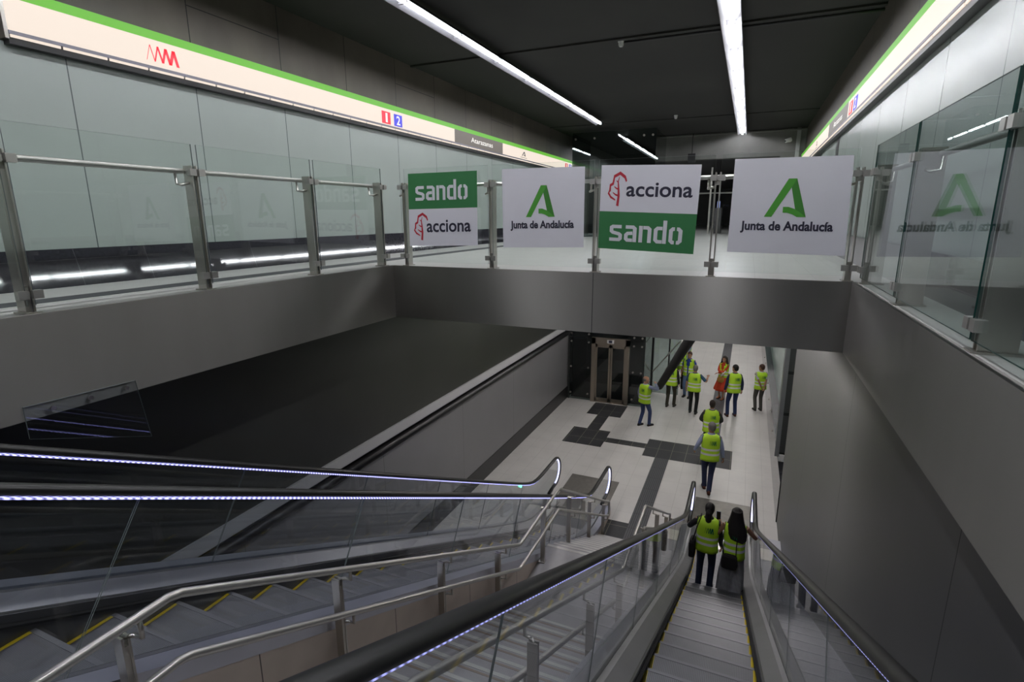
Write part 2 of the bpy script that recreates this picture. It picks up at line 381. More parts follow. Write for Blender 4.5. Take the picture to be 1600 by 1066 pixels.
# lower hall walls
w = MB()
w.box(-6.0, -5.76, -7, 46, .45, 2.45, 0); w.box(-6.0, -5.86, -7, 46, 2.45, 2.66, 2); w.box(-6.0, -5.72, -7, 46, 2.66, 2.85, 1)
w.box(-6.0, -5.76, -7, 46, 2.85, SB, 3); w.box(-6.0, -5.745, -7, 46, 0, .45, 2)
struct('wall_lower_left', w, [MT['wall_grey'], MT['ledge'], MT['black'], MT['wall_shade']], 'grey panelled left wall of the lower hall, coloured dark for shade above its ledge')
w = MB(); w.tube([(-5.74, -6.5, 2.52), (-5.74, 40, 2.52)], .085, 14); struct('trim_pipe', w, MT['black'], 'dark round pipe running along the lower left wall under the ledge', smooth=True)
w = MB(); w.box(1.10, 1.5, -7, 12.15, 0, SB, 0)
struct('wall_lower_right', w, MT['steel_wall'], 'brushed steel wall beside the right escalator')
w = MB(); w.box(1.30, 1.5, 12.15, 46, .9, SB, 0); w.box(1.08, 1.5, 12.15, 46, 0, .95, 1)
struct('wall_lower_glass', w, [MT['panel_low'], MT['granite']], 'green glass wall on dark granite base at the right of the lower hall')
w = MB(); w.box(-5.8, 1.5, 45.5, 46, 0, SB); struct('wall_lower_far', w, MT['grey_conc'], 'far end wall of the lower hall')

# small round studs on the granite base, lower hall
for k in range(7):
    s = MB(); y = 16.2+k*1.5; z = .62+(k % 2)*.12
    s.tube([(1.082, y, z), (1.055, y, z)], .028, 8)
    tag(s.build('wall_stud', MT['metal']), 'small bright metal stud on the dark granite base of the lower right wall', 'stud', 'studs on the lower granite base')
# steel cabinet frame by the corner of the steel wall
e = empty('wall_cabinet', 'tall steel edged cabinet with black slots where the right steel wall ends', 'cabinet', (1.06, 13.2, 0))
s = MB(); s.box(-.08, .01, -.10, -.06, 1.15, 5.2); s.build('frame', MT['deck_in'], e)
s = MB(); s.box(-.04, .24, -.06, .7, 1.2, 5.2); s.build('back_panel', MT['black'], e)
for k in range(4):
    s = MB(); s.box(.0, .24, -.075, -.061, 1.25+k*.98, 1.25+k*.98+.9); s.build('slot_panel', MT['skirt'], e)

# ================================================================== LIT SIGNS
def lit_sign(name, label, side, x, z0, y0, y1, marks, h=.42):
    """side=+1 faces +x (left wall), -1 faces -x"""
    e = empty(name, label, 'sign', (x, y0, z0))
    f = .10*side
    def bx(mb, a, b, y_0, y_1, z_0, z_1): mb.box(min(a, b), max(a, b), y_0, y_1, z_0, z_1)
    s = MB(); bx(s, 0, f, 0, y1-y0, .05, h-.09); s.build('light_panel', MT['cream'], e)
    s = MB(); bx(s, 0, f*1.03, 0, y1-y0, h-.09, h); s.build('green_band', MT['green_lit'], e)
    s = MB(); bx(s, 0, f*1.1, 0, y1-y0, .02, .05); s.build('lip', MT['lip'], e)
    s = MB(); bx(s, 0, f*.9, 0, y1-y0, -.06, .0); bx(s, 0, f*.5, 0, y1-y0, -.0, .02); s.build('housing', MT['black'], e)
    s = MB(); n = int((y1-y0)/.42)
    for k in range(n): bx(s, f*.905, f*1.04, k*.42+.012, k*.42+.408, -.004, .019)
    s.build('downlight_strip', MT['cream'], e)
    s = MB(); bx(s, 0, f*1.02, -.03, 0, -.02, h); s.build('end_cap', MT['metal'], e)
    X = f*1.06
    for m in marks:
        k, a, b = m[0], m[1], m[2]
        u0, u1 = (a-y0, b-y0) if side > 0 else (b-y0, a-y0)
        zz = lambda v: v-z0
        if k == 'zig':
            s = MB(); zigzag_on(s, lambda u, v: (X, u0+(u1-u0)*u, .10+.17*v)); s.build('zigzag_logo', MT['red'], e)
        if k in '12':
            s = MB(); bx(s, f*1.0, f*1.02, min(u0,u1), max(u0,u1), .07, .28); s.build('number_tile', MT['red'] if k == '1' else MT['blue'], e)
            s = MB(); text_on(s, k, *((.4, .64) if k == '1' else (.28, .74)), .12, .88, lambda u, v: (X, u0+(u1-u0)*u, .07+.21*v)); s.build('number', MT['white_lit'], e)
        if k == 'name':
            s = MB(); bx(s, f*1.0, f*1.03, min(u0,u1), max(u0,u1), .05, h-.09); s.build('name_panel', MT['grey_sign'], e)
            s = MB(); text_on(s, 'Atarazanas', .3, .76, .32, .72, lambda u, v: (X, u0+(u1-u0)*u, .05+.28*v), bold=.01); s.build('lettering', MT['white_lit'], e)
        if k == 'A':
            s = MB(); emblem_on(s, 0, 0, 1, 1, lambda u, v: (X, u0+(u1-u0)*u, .14+.12*v), 0, 0)
            s.box(min(X, X*.99), max(X, X*.99), min(u0,u1)-.1, max(u0,u1)+.1, .09, .10); s.build('emblem', MT['ink'], e)
    return e
lit_sign('illuminated_sign', 'long illuminated cream sign with green top band on the left wall', 1, XL, 8.21, 3.1, 20.4,
         [('zig',4.35,4.72),('1',8.58,8.84),('2',8.95,9.21),('name',11.25,13.86),('A',15.2,15.5),('1',19.3,19.6),('2',19.75,20.05)])
lit_sign('illuminated_sign', 'long illuminated cream sign with green top band on the upper right wall', -1, XR, 8.21, 3.2, 21.4,
         [('1',11.05,11.4),('2',10.6,10.95),('name',11.55,14.1),('A',16.3,16.6)])
lit_sign('illuminated_sign', 'illuminated sign on the lower right wall seen under the steel fascia', -1, 1.30, 3.05, 14.2, 34, [])

# ================================================================== CEILING LIGHTS
def light_run(label, x, z, y0, n, L, mt, w=.15, group=None):
    e = empty('line_light', label, 'ceiling light', (x, y0, z), 0, group)
    s = MB(); T = n*L
    s.prism([(-w,-.0),(-w+.01,-.0),(-.03,.07),(.03,.07),(w-.01,0),(w,0),(.045,.1),(-.045,.1)], 0, T, lambda u, v, t: (u, t, v))
    s.build('reflector', MT['white'], e)
    for k in range(n):
        t = MB(); t.tube([(0, k*L+.03, .035), (0, (k+1)*L-.03, .035)], .022, 10); t.build('tube', mt, e, smooth=True)
        if k: 
            b = MB(); b.box(-.07, .07, k*L-.012, k*L+.012, .0, .09); b.build('bracket', MT['white'], e)
    return e
light_run('left row of white line lights under the black ceiling', -4.45, CE-.15, -5.3, 15, 1.5, MT['tube'])
light_run('right row of white line lights under the black ceiling', -.50, CE-.15, -4.2, 17, 1.5, MT['tube'])
light_run('farther line light seen behind the lift glass', -4.45, CE-.15, 20.9, 5, 1.5, MT['tube'])
light_run('left row of line lights under the slab of the lower hall, before the lift', -3.6, SB-.12, 7.6, 7, 1.5, MT['tube_low'])
light_run('left row of line lights under the slab beyond the lift', -3.6, SB-.12, 21.6, 11, 1.5, MT['tube_low'])
light_run('right row of line lights under the slab of the lower hall', .15, SB-.12, 8.0, 20, 1.5, MT['tube_low'])

# ceiling devices
def detector(x, y, lab):
    e = empty('smoke_detector', lab, 'smoke detector', (x, y, CE))
    s = MB(); s.tube([(0,0,0),(0,0,-.03)], .055, 14); s.build('base', MT['plastic'], e, smooth=True, ang=.6)
    s = MB(); s.tube([(0,0,-.03),(0,0,-.07),(0,0,-.10)], [.045,.045,.03], 14); s.build('head', MT['plastic'], e, smooth=True, ang=.6)
detector(-2.25, 9.88, 'white detector on the ceiling at the end of the dark conduit')
detector(-2.26, 17.38, 'small white detector farther back on the ceiling between the light rows')
s = MB(); s.tube([(-2.2, 9.88, CE-.04), (XR, 9.9, CE-.04)], .022, 8); tag(s.build('conduit', MT['black']), 'dark conduit across the ceiling to the right wall', 'conduit')
s = MB(); s.tube([(-3.3, 21.4, CE-.06), (XR, 21.4, CE-.06)], .03, 8); tag(s.build('conduit', MT['grey_conc']), 'grey conduit along the top of the far lintel', 'conduit')
e = empty('security_camera', 'white security camera on the right end of the far lintel', 'camera', (1.0, 21.45, 9.1))
s = MB(); s.tube([(0,.02,0),(0,-.12,0)], .05, 12); s.build('bracket', MT['plastic'], e)
s = MB(); s.tube([(.03,-.14,.02),(-.14,-.20,-.03)], [.07,.06], 12); s.build('body', MT['plastic'], e)
s = MB(); s.tube([(-.141,-.20,-.03),(-.15,-.204,-.033)], .035, 12); s.build('lens', MT['black'], e)
e = empty('hanging_box', 'small black box hanging on a rod before the far lintel', 'box', (-2.12, 21.2, 8.5))
s = MB(); s.box(-.13, .13, -.06, .06, 0, .3); s.build('body', MT['black'], e)
s = MB(); s.tube([(0,0,.3),(0,0,.98)], .015, 8); s.build('rod', MT['black'], e)

# ================================================================== GLASS RAILINGS
def railing(name, label, along, fixed, inward, posts, panels, rail_rng, gmat, dp=.10):
    """along='y' or 'x'; fixed = other coordinate; inward = +1/-1 direction of the opening; z base UF"""
    e = empty(name, label, 'railing', (fixed, 0, UF) if along == 'y' else (0, fixed, UF))
    def B(mb, a0, a1, n0, n1, z0, z1, mi=0):
        n0, n1 = sorted((n0*inward, n1*inward))
        if along == 'y': mb.box(n0, n1, a0, a1, z0, z1, mi)
        else: mb.box(a0, a1, n0, n1, z0, z1, mi)
    def Pt(a, n, z): return (n*inward, a, z) if along == 'y' else (a, n*inward, z)
    for a in posts:
        s = MB()
        B(s, a-.03, a-.018, -dp, .008, .01, 1.13); B(s, a+.018, a+.03, -dp, .008, .01, 1.13)
        B(s, a-.019, a+.019, -.06, -.012, .01, .20); B(s, a-.05, a+.05, -dp-.02, .04, 0, .012); B(s, a-.019, a+.019, -.06, -.012, 1.0, 1.1)
        p = s.build('post', MT['metal'], e)
        s = MB()
        s.tube([Pt(a-.03, -.04, .98), Pt(a-.10, -.05, .96), Pt(a-.10, -.11, .97), Pt(a-.10, -.12, 1.07)], .013, 8); s.build('bracket', MT['metal'], p, smooth=True)
        for zc in (.14, 1.07):
            s = MB(); B(s, a-.075, a-.012, .0, .052, zc-.03, zc+.03); B(s, a+.012, a+.075, .0, .052, zc-.03, zc+.03); B(s, a-.02, a+.02, -.01, .012, zc-.02, zc+.02)
            s.build('clamp', MT['rail'], p)
    for a0, a1 in panels:
        s = MB(); n0, n1 = .022, .034
        B(s, a0, a1, n0, n1, .06, 1.31)
        # edges get the green edge material
        s.m[:] = [1]*6
        big = (3, 5) if along == 'y' else (2, 4)
        for b in big: s.m[b] = 0
        s.build('glass_panel', [gmat, MT['glass_edge'] if along == 'y' and inward < 0 else MT['seam']], e)
    s = MB(); s.tube([Pt(rail_rng[0], -.12, 1.085), Pt(rail_rng[1], -.12, 1.085)], .024, 12); s.build('handrail', MT['rail'], e, smooth=True, ang=.8)
    return e
pl = [-2.1,-.7,.68,2.13,3.55,5.0,6.30]
railing('glass_railing', 'left glass railing with steel posts beside the walkway', 'y', OL-.06, 1, pl,
        [(a+.025, b-.025) for a, b in zip(pl[:-1], pl[1:])], (-3.5, 6.42), MT['glass'])
px_ = [-4.42,-3.09,-1.70,-.36,.97]
railing('glass_railing', 'far glass railing carrying the four banners', 'x', OY+.06, -1, px_, [(a+.03, b-.03) for a, b in zip(px_[:-1], px_[1:])], (-4.55, 1.02), MT['glass'])
pr = [-1.0,.4,1.8,3.28,4.88,6.30]
railing('glass_railing', 'right glass railing with green edged panes in front of the wall', 'y', OR_+.06, -1, pr,
        [(a+.012, b-.012) for a, b in zip(pr[:-1], pr[1:])], (-3.5, 6.42), MT['glass_dk'], .15)

# ================================================================== BANNERS
def banner(label, quad, kind):
    y = OY+.06-.075
    q = [Vector((a, y, b)) for a, b in quad]        # TL, TR, BR, BL
    def mp(u, v, d=0.0):
        p = q[3].lerp(q[2], u).lerp(q[0].lerp(q[1], u), v); p.y -= .004+d+.012*math.sin(u*2.3+.4)*math.sin(v*2.9+.3)*.4
        return p
    e = empty('banner', label, 'banner')
    s = MB(); n = 12
    def sheet(v0, v1, mi, d):
        for side, yy in ((0, 0), (1, .004)):
            for i in range(n):
                for j in range(n):
                    a, b = i/n, (i+1)/n; c, d_ = v0+(v1-v0)*j/n, v0+(v1-v0)*(j+1)/n
                    pts = [mp(a, c), mp(b, c), mp(b, d_), mp(a, d_)]
                    for p in pts: p.y += yy-d
                    s.poly(pts if not side else pts[::-1], mi)
    if kind == 'junta':
        sheet(0, 1, 0, 0); s.build('sheet', MT['banner'], e)
    else:
        lo, hi = (0, .5) if kind == 'as' else (.5, 1)
        if kind == 'as': sheet(0, .455, 1, 0); sheet(.455, 1, 0, 0)
        else: sheet(0, .515, 0, 0); sheet(.515, 1, 1, 0)
        s.build('sheet', [MT['banner'], MT['bgreen']], e)
    f = lambda u, v: mp(u, v, .003)
    if kind == 'junta':
        s = MB(); emblem_on(s, .30, .39, .355, .395, f, 0, 1); s.build('emblem', [MT['jgreen'], MT['jgreen_dk']], e)
        s = MB(); text_on(s, 'Junta de Andalucía', .10, .885, .215, .345, f, bold=.034); s.build('lettering', MT['ink'], e)
    if kind == 'as':
        s = MB(); leaf_on(s, .085, .52, .19, .39, f, 0); s.build('leaf_emblem', MT['lred'], e)
        s = MB(); text_on(s, 'acciona', .275, .94, .635, .80, f, bold=.018); s.build('lettering', MT['ink'], e)
        s = MB(); sando_on(s, .12, .875, .10, .37, f); s.build('lettering', MT['bwhite'], e)
    if kind == 'sa':
        s = MB(); sando_on(s, .11, .87, .63, .90, f); s.build('lettering', MT['bwhite'], e)
        s = MB(); leaf_on(s, .08, .08, .21, .37, f, 0); s.build('leaf_emblem', MT['lred'], e)
        s = MB(); text_on(s, 'acciona', .27, .91, .19, .36, f, bold=.018); s.build('lettering', MT['ink'], e)
banner('leftmost banner, green top with white lettering over white half with red leaf', [(-4.29,7.18),(-3.25,7.185),(-3.255,6.245),(-4.31,6.22)], 'sa')
banner('white banner with green letter A emblem, between the two green and white ones', [(-2.90,7.19),(-1.83,7.18),(-1.825,6.245),(-2.885,6.225)], 'junta')
banner('banner with white top bearing a red leaf and green lower half', [(-1.63,7.185),(-.53,7.15),(-.555,6.19),(-1.645,6.24)], 'as')
banner('large rightmost white banner with green letter A emblem', [(-.20,7.19),(.88,7.18),(.91,6.205),(-.205,6.225)], 'junta')

# glass deflector hung from the left fascia
e = empty('glass_guard', 'wedge shaped glass guard hanging from the left fascia above the escalator', 'guard', (OL+.02, 0, 0))
s = MB(); s.prism([(1.93,5.31),(2.70,5.29),(2.76,4.77),(1.93,5.07)], 0, .012, lambda u, v, w_: (w_, u, v), 0, 1); s.build('glass_panel', [MT['glass_esc'], MT['seam']], e)
for yy in (2.1, 2.35, 2.62):
    s = MB(); s.tube([(.012, yy, 5.25), (.024, yy, 5.25)], .018, 10); s.build('bolt', MT['metal'], e)

# ================================================================== ESCALATORS
SL = .516; N0 = 5.02
def soft(v, e=.10): return .5*(v+math.sqrt(v*v+4*e*e))
def soft0(v): return soft(v)-soft(-12.)   # ~soft, zero far below
def nose(y):
    a = N0-SL*y
    lo = soft(a, .12)
    return UF-soft(UF-lo, .12)
def railz(y):
    a = 6.10-SL*y-1.05
    lo = 1.05+soft(a, .08)
    return UF+1.0-soft(UF+1.0-lo, .10)
YS = [-5.0+.25*i for i in range(65)]     # to 11.0
YS = [y for y in YS if y <= 11.05]
def escalator(cx, hw, label, ylab, bend_right):
    e = empty('escalator', label, 'escalator', (cx, 0, 0))
    sw = .43
    # steps
    proto = None
    for k in range(-4, 26):
        y0 = k*.4+.13; zt = nose(y0+.4)
        if y0 > 10.6: break
        if proto is None:
            s = MB(); s.box(-sw+.03, sw-.03, .03, .4, -.2, 0, 0); s.box(-sw+.003, -sw+.03, 0, .4, -.19, .002, 1); s.box(sw-.03, sw-.003, 0, .4, -.19, .002, 1)
            s.box(-sw+.03, sw-.03, 0, .03, -.19, .002, 1); s.box(-sw+.004, sw-.004, .372, .401, -.03, .0025, 2)
            o = proto = s.build('step', [MT['step'], MT['yellow'], MT['step_nose']], e)
        else:
            o = proto.copy(); COL.objects.link(o); o.parent = e
        o.location = (0, y0, zt)
    for sd in (-1, 1):
        def sweep(name, cs, mat, ys=YS, par=e, smooth=False):
            s = MB(); rg = [[(sd*x, y, nose(y)+z) for x, z in cs] for y in ys]
            if sd < 0: rg = [r[::-1] for r in rg]
            s.rings(rg, 0, True); return s.build(name, mat, par, smooth=smooth)
        sweep('skirt', [(sw, -.25), (sw+.03, -.25), (sw+.03, .13), (sw, .12)], MT['skirt'])
        sweep('brush', [(sw-.025, .035), (sw, .03), (sw, .06), (sw-.025, .05)], MT['brush'])
        sweep('inner_deck', [(sw-.002, .115), (sw+.03, .10), (hw-.005, .16), (hw-.005, .20), (hw-.045, .195)], MT['deck_in'])
        sweep('outer_deck', [(hw+.016, .10), (hw+.15, .10), (hw+.15, .21), (hw+.016, .21)], MT['deck'])
        # handrail loop
        pts = [(sd*hw, y, railz(y)) for y in YS if y < 10.9]
        R = .33; cyy = 11.18; z0 = 1.05; zc = z0+.0-R
        pts += [(sd*hw, 11.05, z0+.003)]
        for k in range(0, 13):
            a = PI/2-PI*k/12; pts.append((sd*hw, cyy+R*math.cos(a), zc+.0+R*math.sin(a)))
        pts += [(sd*hw, 11.0, zc-R+.01), (sd*hw, 10.75, zc-R-.02)]
        s = MB(); n = 12; rg = []
        P = [Vector(p) for p in pts]
        for k, p in enumerate(P):
            t = (P[min(k+1, len(P)-1)]-P[max(k-1, 0)]).normalized(); u = Vector((1,0,0)); v = t.cross(u)
            rg.append([p+u*.042*math.cos(2*PI*j/n)+v*.026*math.sin(2*PI*j/n) for j in range(n)])
        s.rings(rg); hr = s.build('handrail', MT['rubber'], e, smooth=True)
        # led line under the rail on both faces of the glass, and the bright newel arc
        s = MB(); s2 = MB(); q = [p for p in P if p.y <= 11.0 and p.z > .9]; q2 = P[len(q)-1:-1]
        cen = Vector((0, cyy, zc))
        lr = .0048 if cx < -1 else .0022
        s.tube([(p.x-sd*.016, p.y-.012, p.z-.029) for p in q if -4.9 < p.y], lr, 6)
        s.tube([(p.x+sd*.016, p.y-.012, p.z-.029) for p in q if -4.9 < p.y], lr, 6)
        def inn(p): d = Vector((p.x, cyy, zc))-p; d.normalize(); return p+d*.038
        a2 = [inn(p) for p in q2 if p.y > cyy-.12]
        s2.tube([(p.x-sd*.012, p.y, p.z) for p in a2], .008, 6, flat=1); s2.tube([(p.x+sd*.012, p.y, p.z) for p in a2], .008, 6)
        s.build('led_strip', MT['led' if cx < -1 else 'led_dim'], hr); s2.build('led_arc', MT['led_arc'], hr)
        # glass balustrade panels, joints square to the slope
        def lo(y): return nose(y)+.19
        def hi(y): return railz(y)-.02
        edges = [-4.9,-3.3,-1.9,-.35,1.2,2.75,4.3,5.85,7.4,8.95]
        tilt = .42
        def join(y):     # slanted joint: lower end nearer the top of the stair
            return (y, y+tilt)
        for k in range(len(edges)):
            a = edges[k]; last = k == len(edges)-1
            if not last:
                b = edges[k+1]
                low = [a+(b-a)*t/6-(tilt if 1 else 0)*.5 for t in range(7)]; top = [a+(b-a)*t/6+tilt*.5 for t in range(7)]
                low[0] += .004; top[0] += .004; low[-1] -= .004; top[-1] -= .004
                poly = [(y, lo(y)) for y in low]+[(y, hi(y)) for y in top[::-1]]
            else:
                low = [a-tilt*.5+(10.9-a+tilt*.5)*t/8 for t in range(9)]; top = [a+tilt*.5+(11.15-a-tilt*.5)*t/8 for t in range(9)]
                arc = [(cyy+(R-.02)*math.cos(PI/2-PI*k2/12), zc+(R-.02)*math.sin(PI/2-PI*k2/12)) for k2 in range(1, 13)]
                poly = [(y, lo(y)) for y in low]+arc[::-1]+[(y, hi(y)) for y in top[::-1]]
            s = MB(); s.prism(poly, -.003, .003, lambda u, v, w_: (sd*hw+w_, u, v), 0, 1)
            s.build('glass_panel', [MT['glass_esc'], MT['seam']], e)
        # side truss cladding
        s = MB(); yy = [y for y in YS if y <= 11.0]
        rg = [[(sd*(hw+.148), y, max(-.02, nose(y)-.85)), (sd*(hw+.148), y, nose(y)+.12)] for y in yy]
        s.rings(rg, 0, False, close=False); s.build('side_cladding', MT['brown'] if (cx < -1 and sd > 0) else MT['steel'], e)
        # entry box at the foot with its small signal lamp
        s = MB(); yy_ = 9.0 if sd < 0 else 8.3; s.tube([(sd*hw, yy_, railz(yy_)-.055), (sd*(hw-.035), yy_, railz(yy_)-.055)], .022, 10); s.build('signal_lamp', MT['green_led'] if cx < -1 else MT['metal'], e)
    s = MB(); s.box(-hw+.0, hw-.0, 10.95, 12.62, -.05, .008); s.build('landing_plate', MT['plate'], e)
    s = MB(); s.box(-sw, sw, 10.55, 10.95, -.05, .012); s.build('comb_plate', MT['metal'], e)
    s = MB(); s.box(-sw, sw, 10.50, 10.56, -.05, .016); s.build('yellow_comb', MT['yellow'], e)
    # truss soffit
    s = MB(); rg = [[(-hw-.14, y, max(-.02, nose(y)-.85)), (hw+.14, y, max(-.02, nose(y)-.85))] for y in YS]
    s.rings(rg, 0, False, close=False); s.build('soffit', MT['black'], e)
    return e
escalator(-.04, .60, 'right escalator with two women riding down and dark handrails', 0, 0)
escalator(-3.12, .62, 'left escalator with yellow edged steps beyond the stair', 0, 0)
s = MB(); rg = [[(.70, y, nose(y)+.10), (1.11, y, nose(y)+.10), (1.11, y, nose(y)+.205), (.70, y, nose(y)+.205)] for y in YS]
s.rings(rg); struct('trim_deck', s, MT['deck'], 'sloping metal cover strip between the right escalator and the steel wall')

# ================================================================== STAIR
SXL, SXR = -2.36, -.80
e = empty('staircase', 'central staircase with pale nosing strips between the two escalators', 'staircase', (0,0,0))
def flight(y0, z0, n, rise, run, name):
    s = MB()
    for k in range(n-1):
        ya, zt = y0+k*run, z0-(k+1)*rise
        s.box(SXL, SXR, ya, ya+run, zt-.35, zt, 0)
        s.box(SXL, SXR, ya+run-.062, ya+run-.028, zt, zt+.003, 1)
        s.box(SXL, SXR, ya+run-.002, ya+run+.003, zt-rise, zt-.004, 2)
        s.box(SXL, SXR, ya+run-.100, ya+run-.080, zt, zt+.002, 2)
    s.build(name, [MT['tread'], MT['nosing'], MT['riser']], e)
LZ = 1.85; TZ = 4.05
flight(1.31, TZ, 14, (TZ-LZ)/14, (5.15-1.31)/13, 'flight')
flight(6.80, LZ, 12, LZ/12, .286, 'flight')
flight(-3.0, UF, 12, (UF-TZ)/12, .27, 'flight')
s = MB(); s.box(SXL, SXR, 5.15, 6.80, LZ-.25, LZ, 0); s.box(SXL, SXR, 6.72, 6.77, LZ, LZ+.003, 1); s.build('landing', [MT['tread'], MT['nosing']], e)
s = MB(); s.box(SXL, SXR, -.03, 1.31, TZ-.25, TZ, 0); s.box(SXL, SXR, 1.22, 1.27, TZ, TZ+.003, 1); s.build('landing', [MT['tread'], MT['nosing']], e)
def cord(pts, r): 
    s = MB(); s.tube(pts, r, 12); return s
def stair_rail(x, inw, label):
    e = empty('stair_handrail', label, 'handrail', (x, 0, 0))
    sl1, sl2 = .555, .575
    def prof(z0, y):   # handrail height above steps
        if y < 1.31: return TZ+z0
        if y < 5.30: return TZ+z0-(TZ-LZ)/(5.30-1.31)*(y-1.31)
        if y < 6.78: return LZ+z0
        return LZ+z0-.585*(y-6.78)
    # upper and lower tubes with mitred bends and end returns
    for z0, nm in ((.93, 'top_rail'), (.60, 'lower_rail')):
        ys = [-.4, 1.31, 5.30, 6.78, 9.75]
        pts = []
        for y in ys:
            z = prof(z0, y)
            if y in (1.31, 5.30, 6.78):
                pts += [(0, y-.03, prof(z0, y-.03)), (0, y+.03, prof(z0, y+.03))]
            else: pts.append((0, y, z))
        ze = prof(z0, 9.75)
        pts += [(0, 10.12, ze-.20)]
        s = cord([(p[0]+inw*.075, p[1], p[2]) for p in pts], .021); s.build(nm, MT['rail'], e, smooth=True, ang=1.0)
    s = cord([(inw*.075, 10.12, prof(.93, 9.75)-.20), (inw*.075, 10.17, prof(.93, 9.75)-.25), (inw*.075, 10.17, prof(.60, 9.75)-.17), (inw*.075, 10.12, prof(.60, 9.75)-.20)], .021)
    s.build('end_return', MT['rail'], e, smooth=True)
    for y in (.0, 1.12, 2.38, 3.66, 4.86, 6.35, 7.58, 8.88, 10.02):
        zb = TZ if y < 1.31 else (TZ-(TZ-LZ)/3.84*(y-1.31) if y < 5.15 else (LZ if y < 6.8 else max(0, LZ-.587*(y-6.8))))
        zb -= .10 if zb not in (TZ, LZ) else 0
        if y == 10.02: zb = 0
        zt = prof(.93, y)-.09
        s = MB()
        s.box(-.04, .02, y-.018, y-.008, zb, zt); s.box(-.04, .02, y+.008, y+.018, zb, zt)
        s.box(-.035, .015, y-.009, y+.009, zb, zt-.05)
        s.box(-.06, .03, y-.05, y+.05, zb, zb+.01) 
        p = s.build('post', MT['metal'], e)
        for zz in (.93, .60):
            z = prof(zz, y)
            s = MB(); s.tube([(-.005, y, z-.10), (inw*.03, y+.03, z-.10), (inw*.075, y+.035, z-.10), (inw*.075, y+.035, z-.02)], .011, 8); s.build('bracket', MT['metal'], p, smooth=True)
stair_rail(-2.28, 1, 'double steel handrail on posts along the left side of the stair')
stair_rail(-.90, -1, 'double steel handrail on posts seen through the right escalator glass')
# stone clad side of the stair well
s = MB(); yy = [y for y in YS if y > -4]
rg = [[(-2.362, y, 0), (-2.362, y, nose(y)+.02)] for y in yy]; s.rings(rg, 0, False, close=False)
for y in (): pass
struct('wall_stairwell', s, MT['brown'], 'beige stone cladding between the left escalator and the stair')

# ================================================================== LIFT
e = empty('glass_lift', 'glass lift shaft with steel framed double doors', 'lift', (-4.17, 18.45, 0))
def gb(x0, x1, y0, y1, z0, z1, name='glass_panel'):
    s = MB(); s.box(x0, x1, y0, y1, z0, z1); s.build(name, MT['lglass'], e)
MT['lglass'] = glass('lift_glass', (.62,.68,.67), 1.3)
gb(-1.55, -.68, 0, .012, .02, 2.35); gb(.68, 1.2, 0, .012, .02, 2.35); gb(-1.55, 1.2, 0, .012, 2.38, 5.1); gb(-1.55, 1.2, 0, .012, UF, 9.35)
gb(1.2, 1.212, 0, 2.2, .02, 2.35); gb(1.2, 1.212, 0, 2.2, 2.38, 5.1); gb(1.2, 1.212, 0, 2.2, UF, 9.35); gb(-1.562, -1.55, 0, 2.2, UF, 9.35)
for z in (.25, 1.25, 2.2, 2.5, 9.15):
    for x in (-1.45, -.8, .82, 1.1):
        s = MB(); s.tube([(x, -.02, z), (x, .02, z)], .035, 10); s.build('glass_fixing', MT['metal'], e)
s = MB()
s.box(-.68, -.54, -.05, .12, 0, 2.40); s.box(.54, .68, -.05, .12, 0, 2.40); s.box(-.68, .68, -.05, .12, 2.18, 2.42); s.box(-.68, .68, -.03, .15, 0, .02)
s.build('door_frame', MT['bronze'], e)
for sd in (-1, 1):
    s = MB(); x0, x1 = sorted((sd*.01, sd*.54))
    s.box(x0, x0+.06, .02, .05, .02, 2.18); s.box(x1-.06, x1, .02, .05, .02, 2.18); s.box(x0, x1, .02, .05, .02, .16); s.box(x0, x1, .02, .05, 2.05, 2.18)
    d = s.build('door_leaf', MT['bronze'], e)
    s = MB(); s.box(x0+.06, x1-.06, .03, .04, .16, 2.05); s.build('door_pane', MT['lglass'], d)
s = MB(); s.box(-.12, .12, -.06, -.05, 2.24, 2.36); s.build('indicator_plate', MT['plastic'], e)
s = MB(); s.box(-.06, .06, -.064, -.06, 2.26, 2.34); s.build('indicator_screen', MT['ink'], e)
s = MB(); s.box(-1.5, 1.15, .25, 2.1, 0, .05); s.box(-1.5, 1.15, 2.1, 2.15, 0, 5.1); s.box(-1.5, -1.45, .25, 2.1, 0, 5.1); s.box(-1.2, 1.0, .3, 2.0, 1.0, 1.1); s.build('lift_pit', MT['void'], e)
s = MB(); s.box(-1.56, 1.21, 0, .05, 5.05, 5.2); s.box(-1.56, -1.50, -.0, .06, 0, 5.1); s.box(1.16, 1.21, 0, .05, 0, 5.1); s.build('shaft_frame', MT['skirt'], e)

# dark diagonal stringer and glass screen right of the lift
s = MB(); a, b = Vector((-2.20,17.0,1.34)), Vector((-.40,10.75,5.22)); d = b-a
rg = []
for k in range(9):
    p = a+d*k/8; wv = .105+.02*k/8
    rg.append([p+Vector((wv*math.cos(t*PI/6), -.0, .0))+Vector((0, .10*math.sin(t*PI/6)*.6, wv*math.sin(t*PI/6)*1.2)) for t in range(12)])
s.rings(rg); tag(s.build('stair_stringer', MT['brush'], smooth=True, ang=.9), 'black rounded stair beam sloping down from the slab beside the lift', 'beam')
e = empty('glass_screen', 'glass screen with dark mullion and slanting rail right of the lift', 'screen', (-2.7, 20.2, 0))
s = MB(); s.box(-.22, .75, 0, .012, .05, 3.2); s.build('glass_panel', MT['lglass'], e)
for x in (-.27, .32):
    s = MB(); s.box(x, x+.05, -.02, .03, 0, 3.3); s.build('mullion', MT['black'], e)
s = MB(); s.tube([(-.2,-.08,.9),(.72,-.08,2.15)], .025, 8); s.build('handrail', MT['rail'], e)
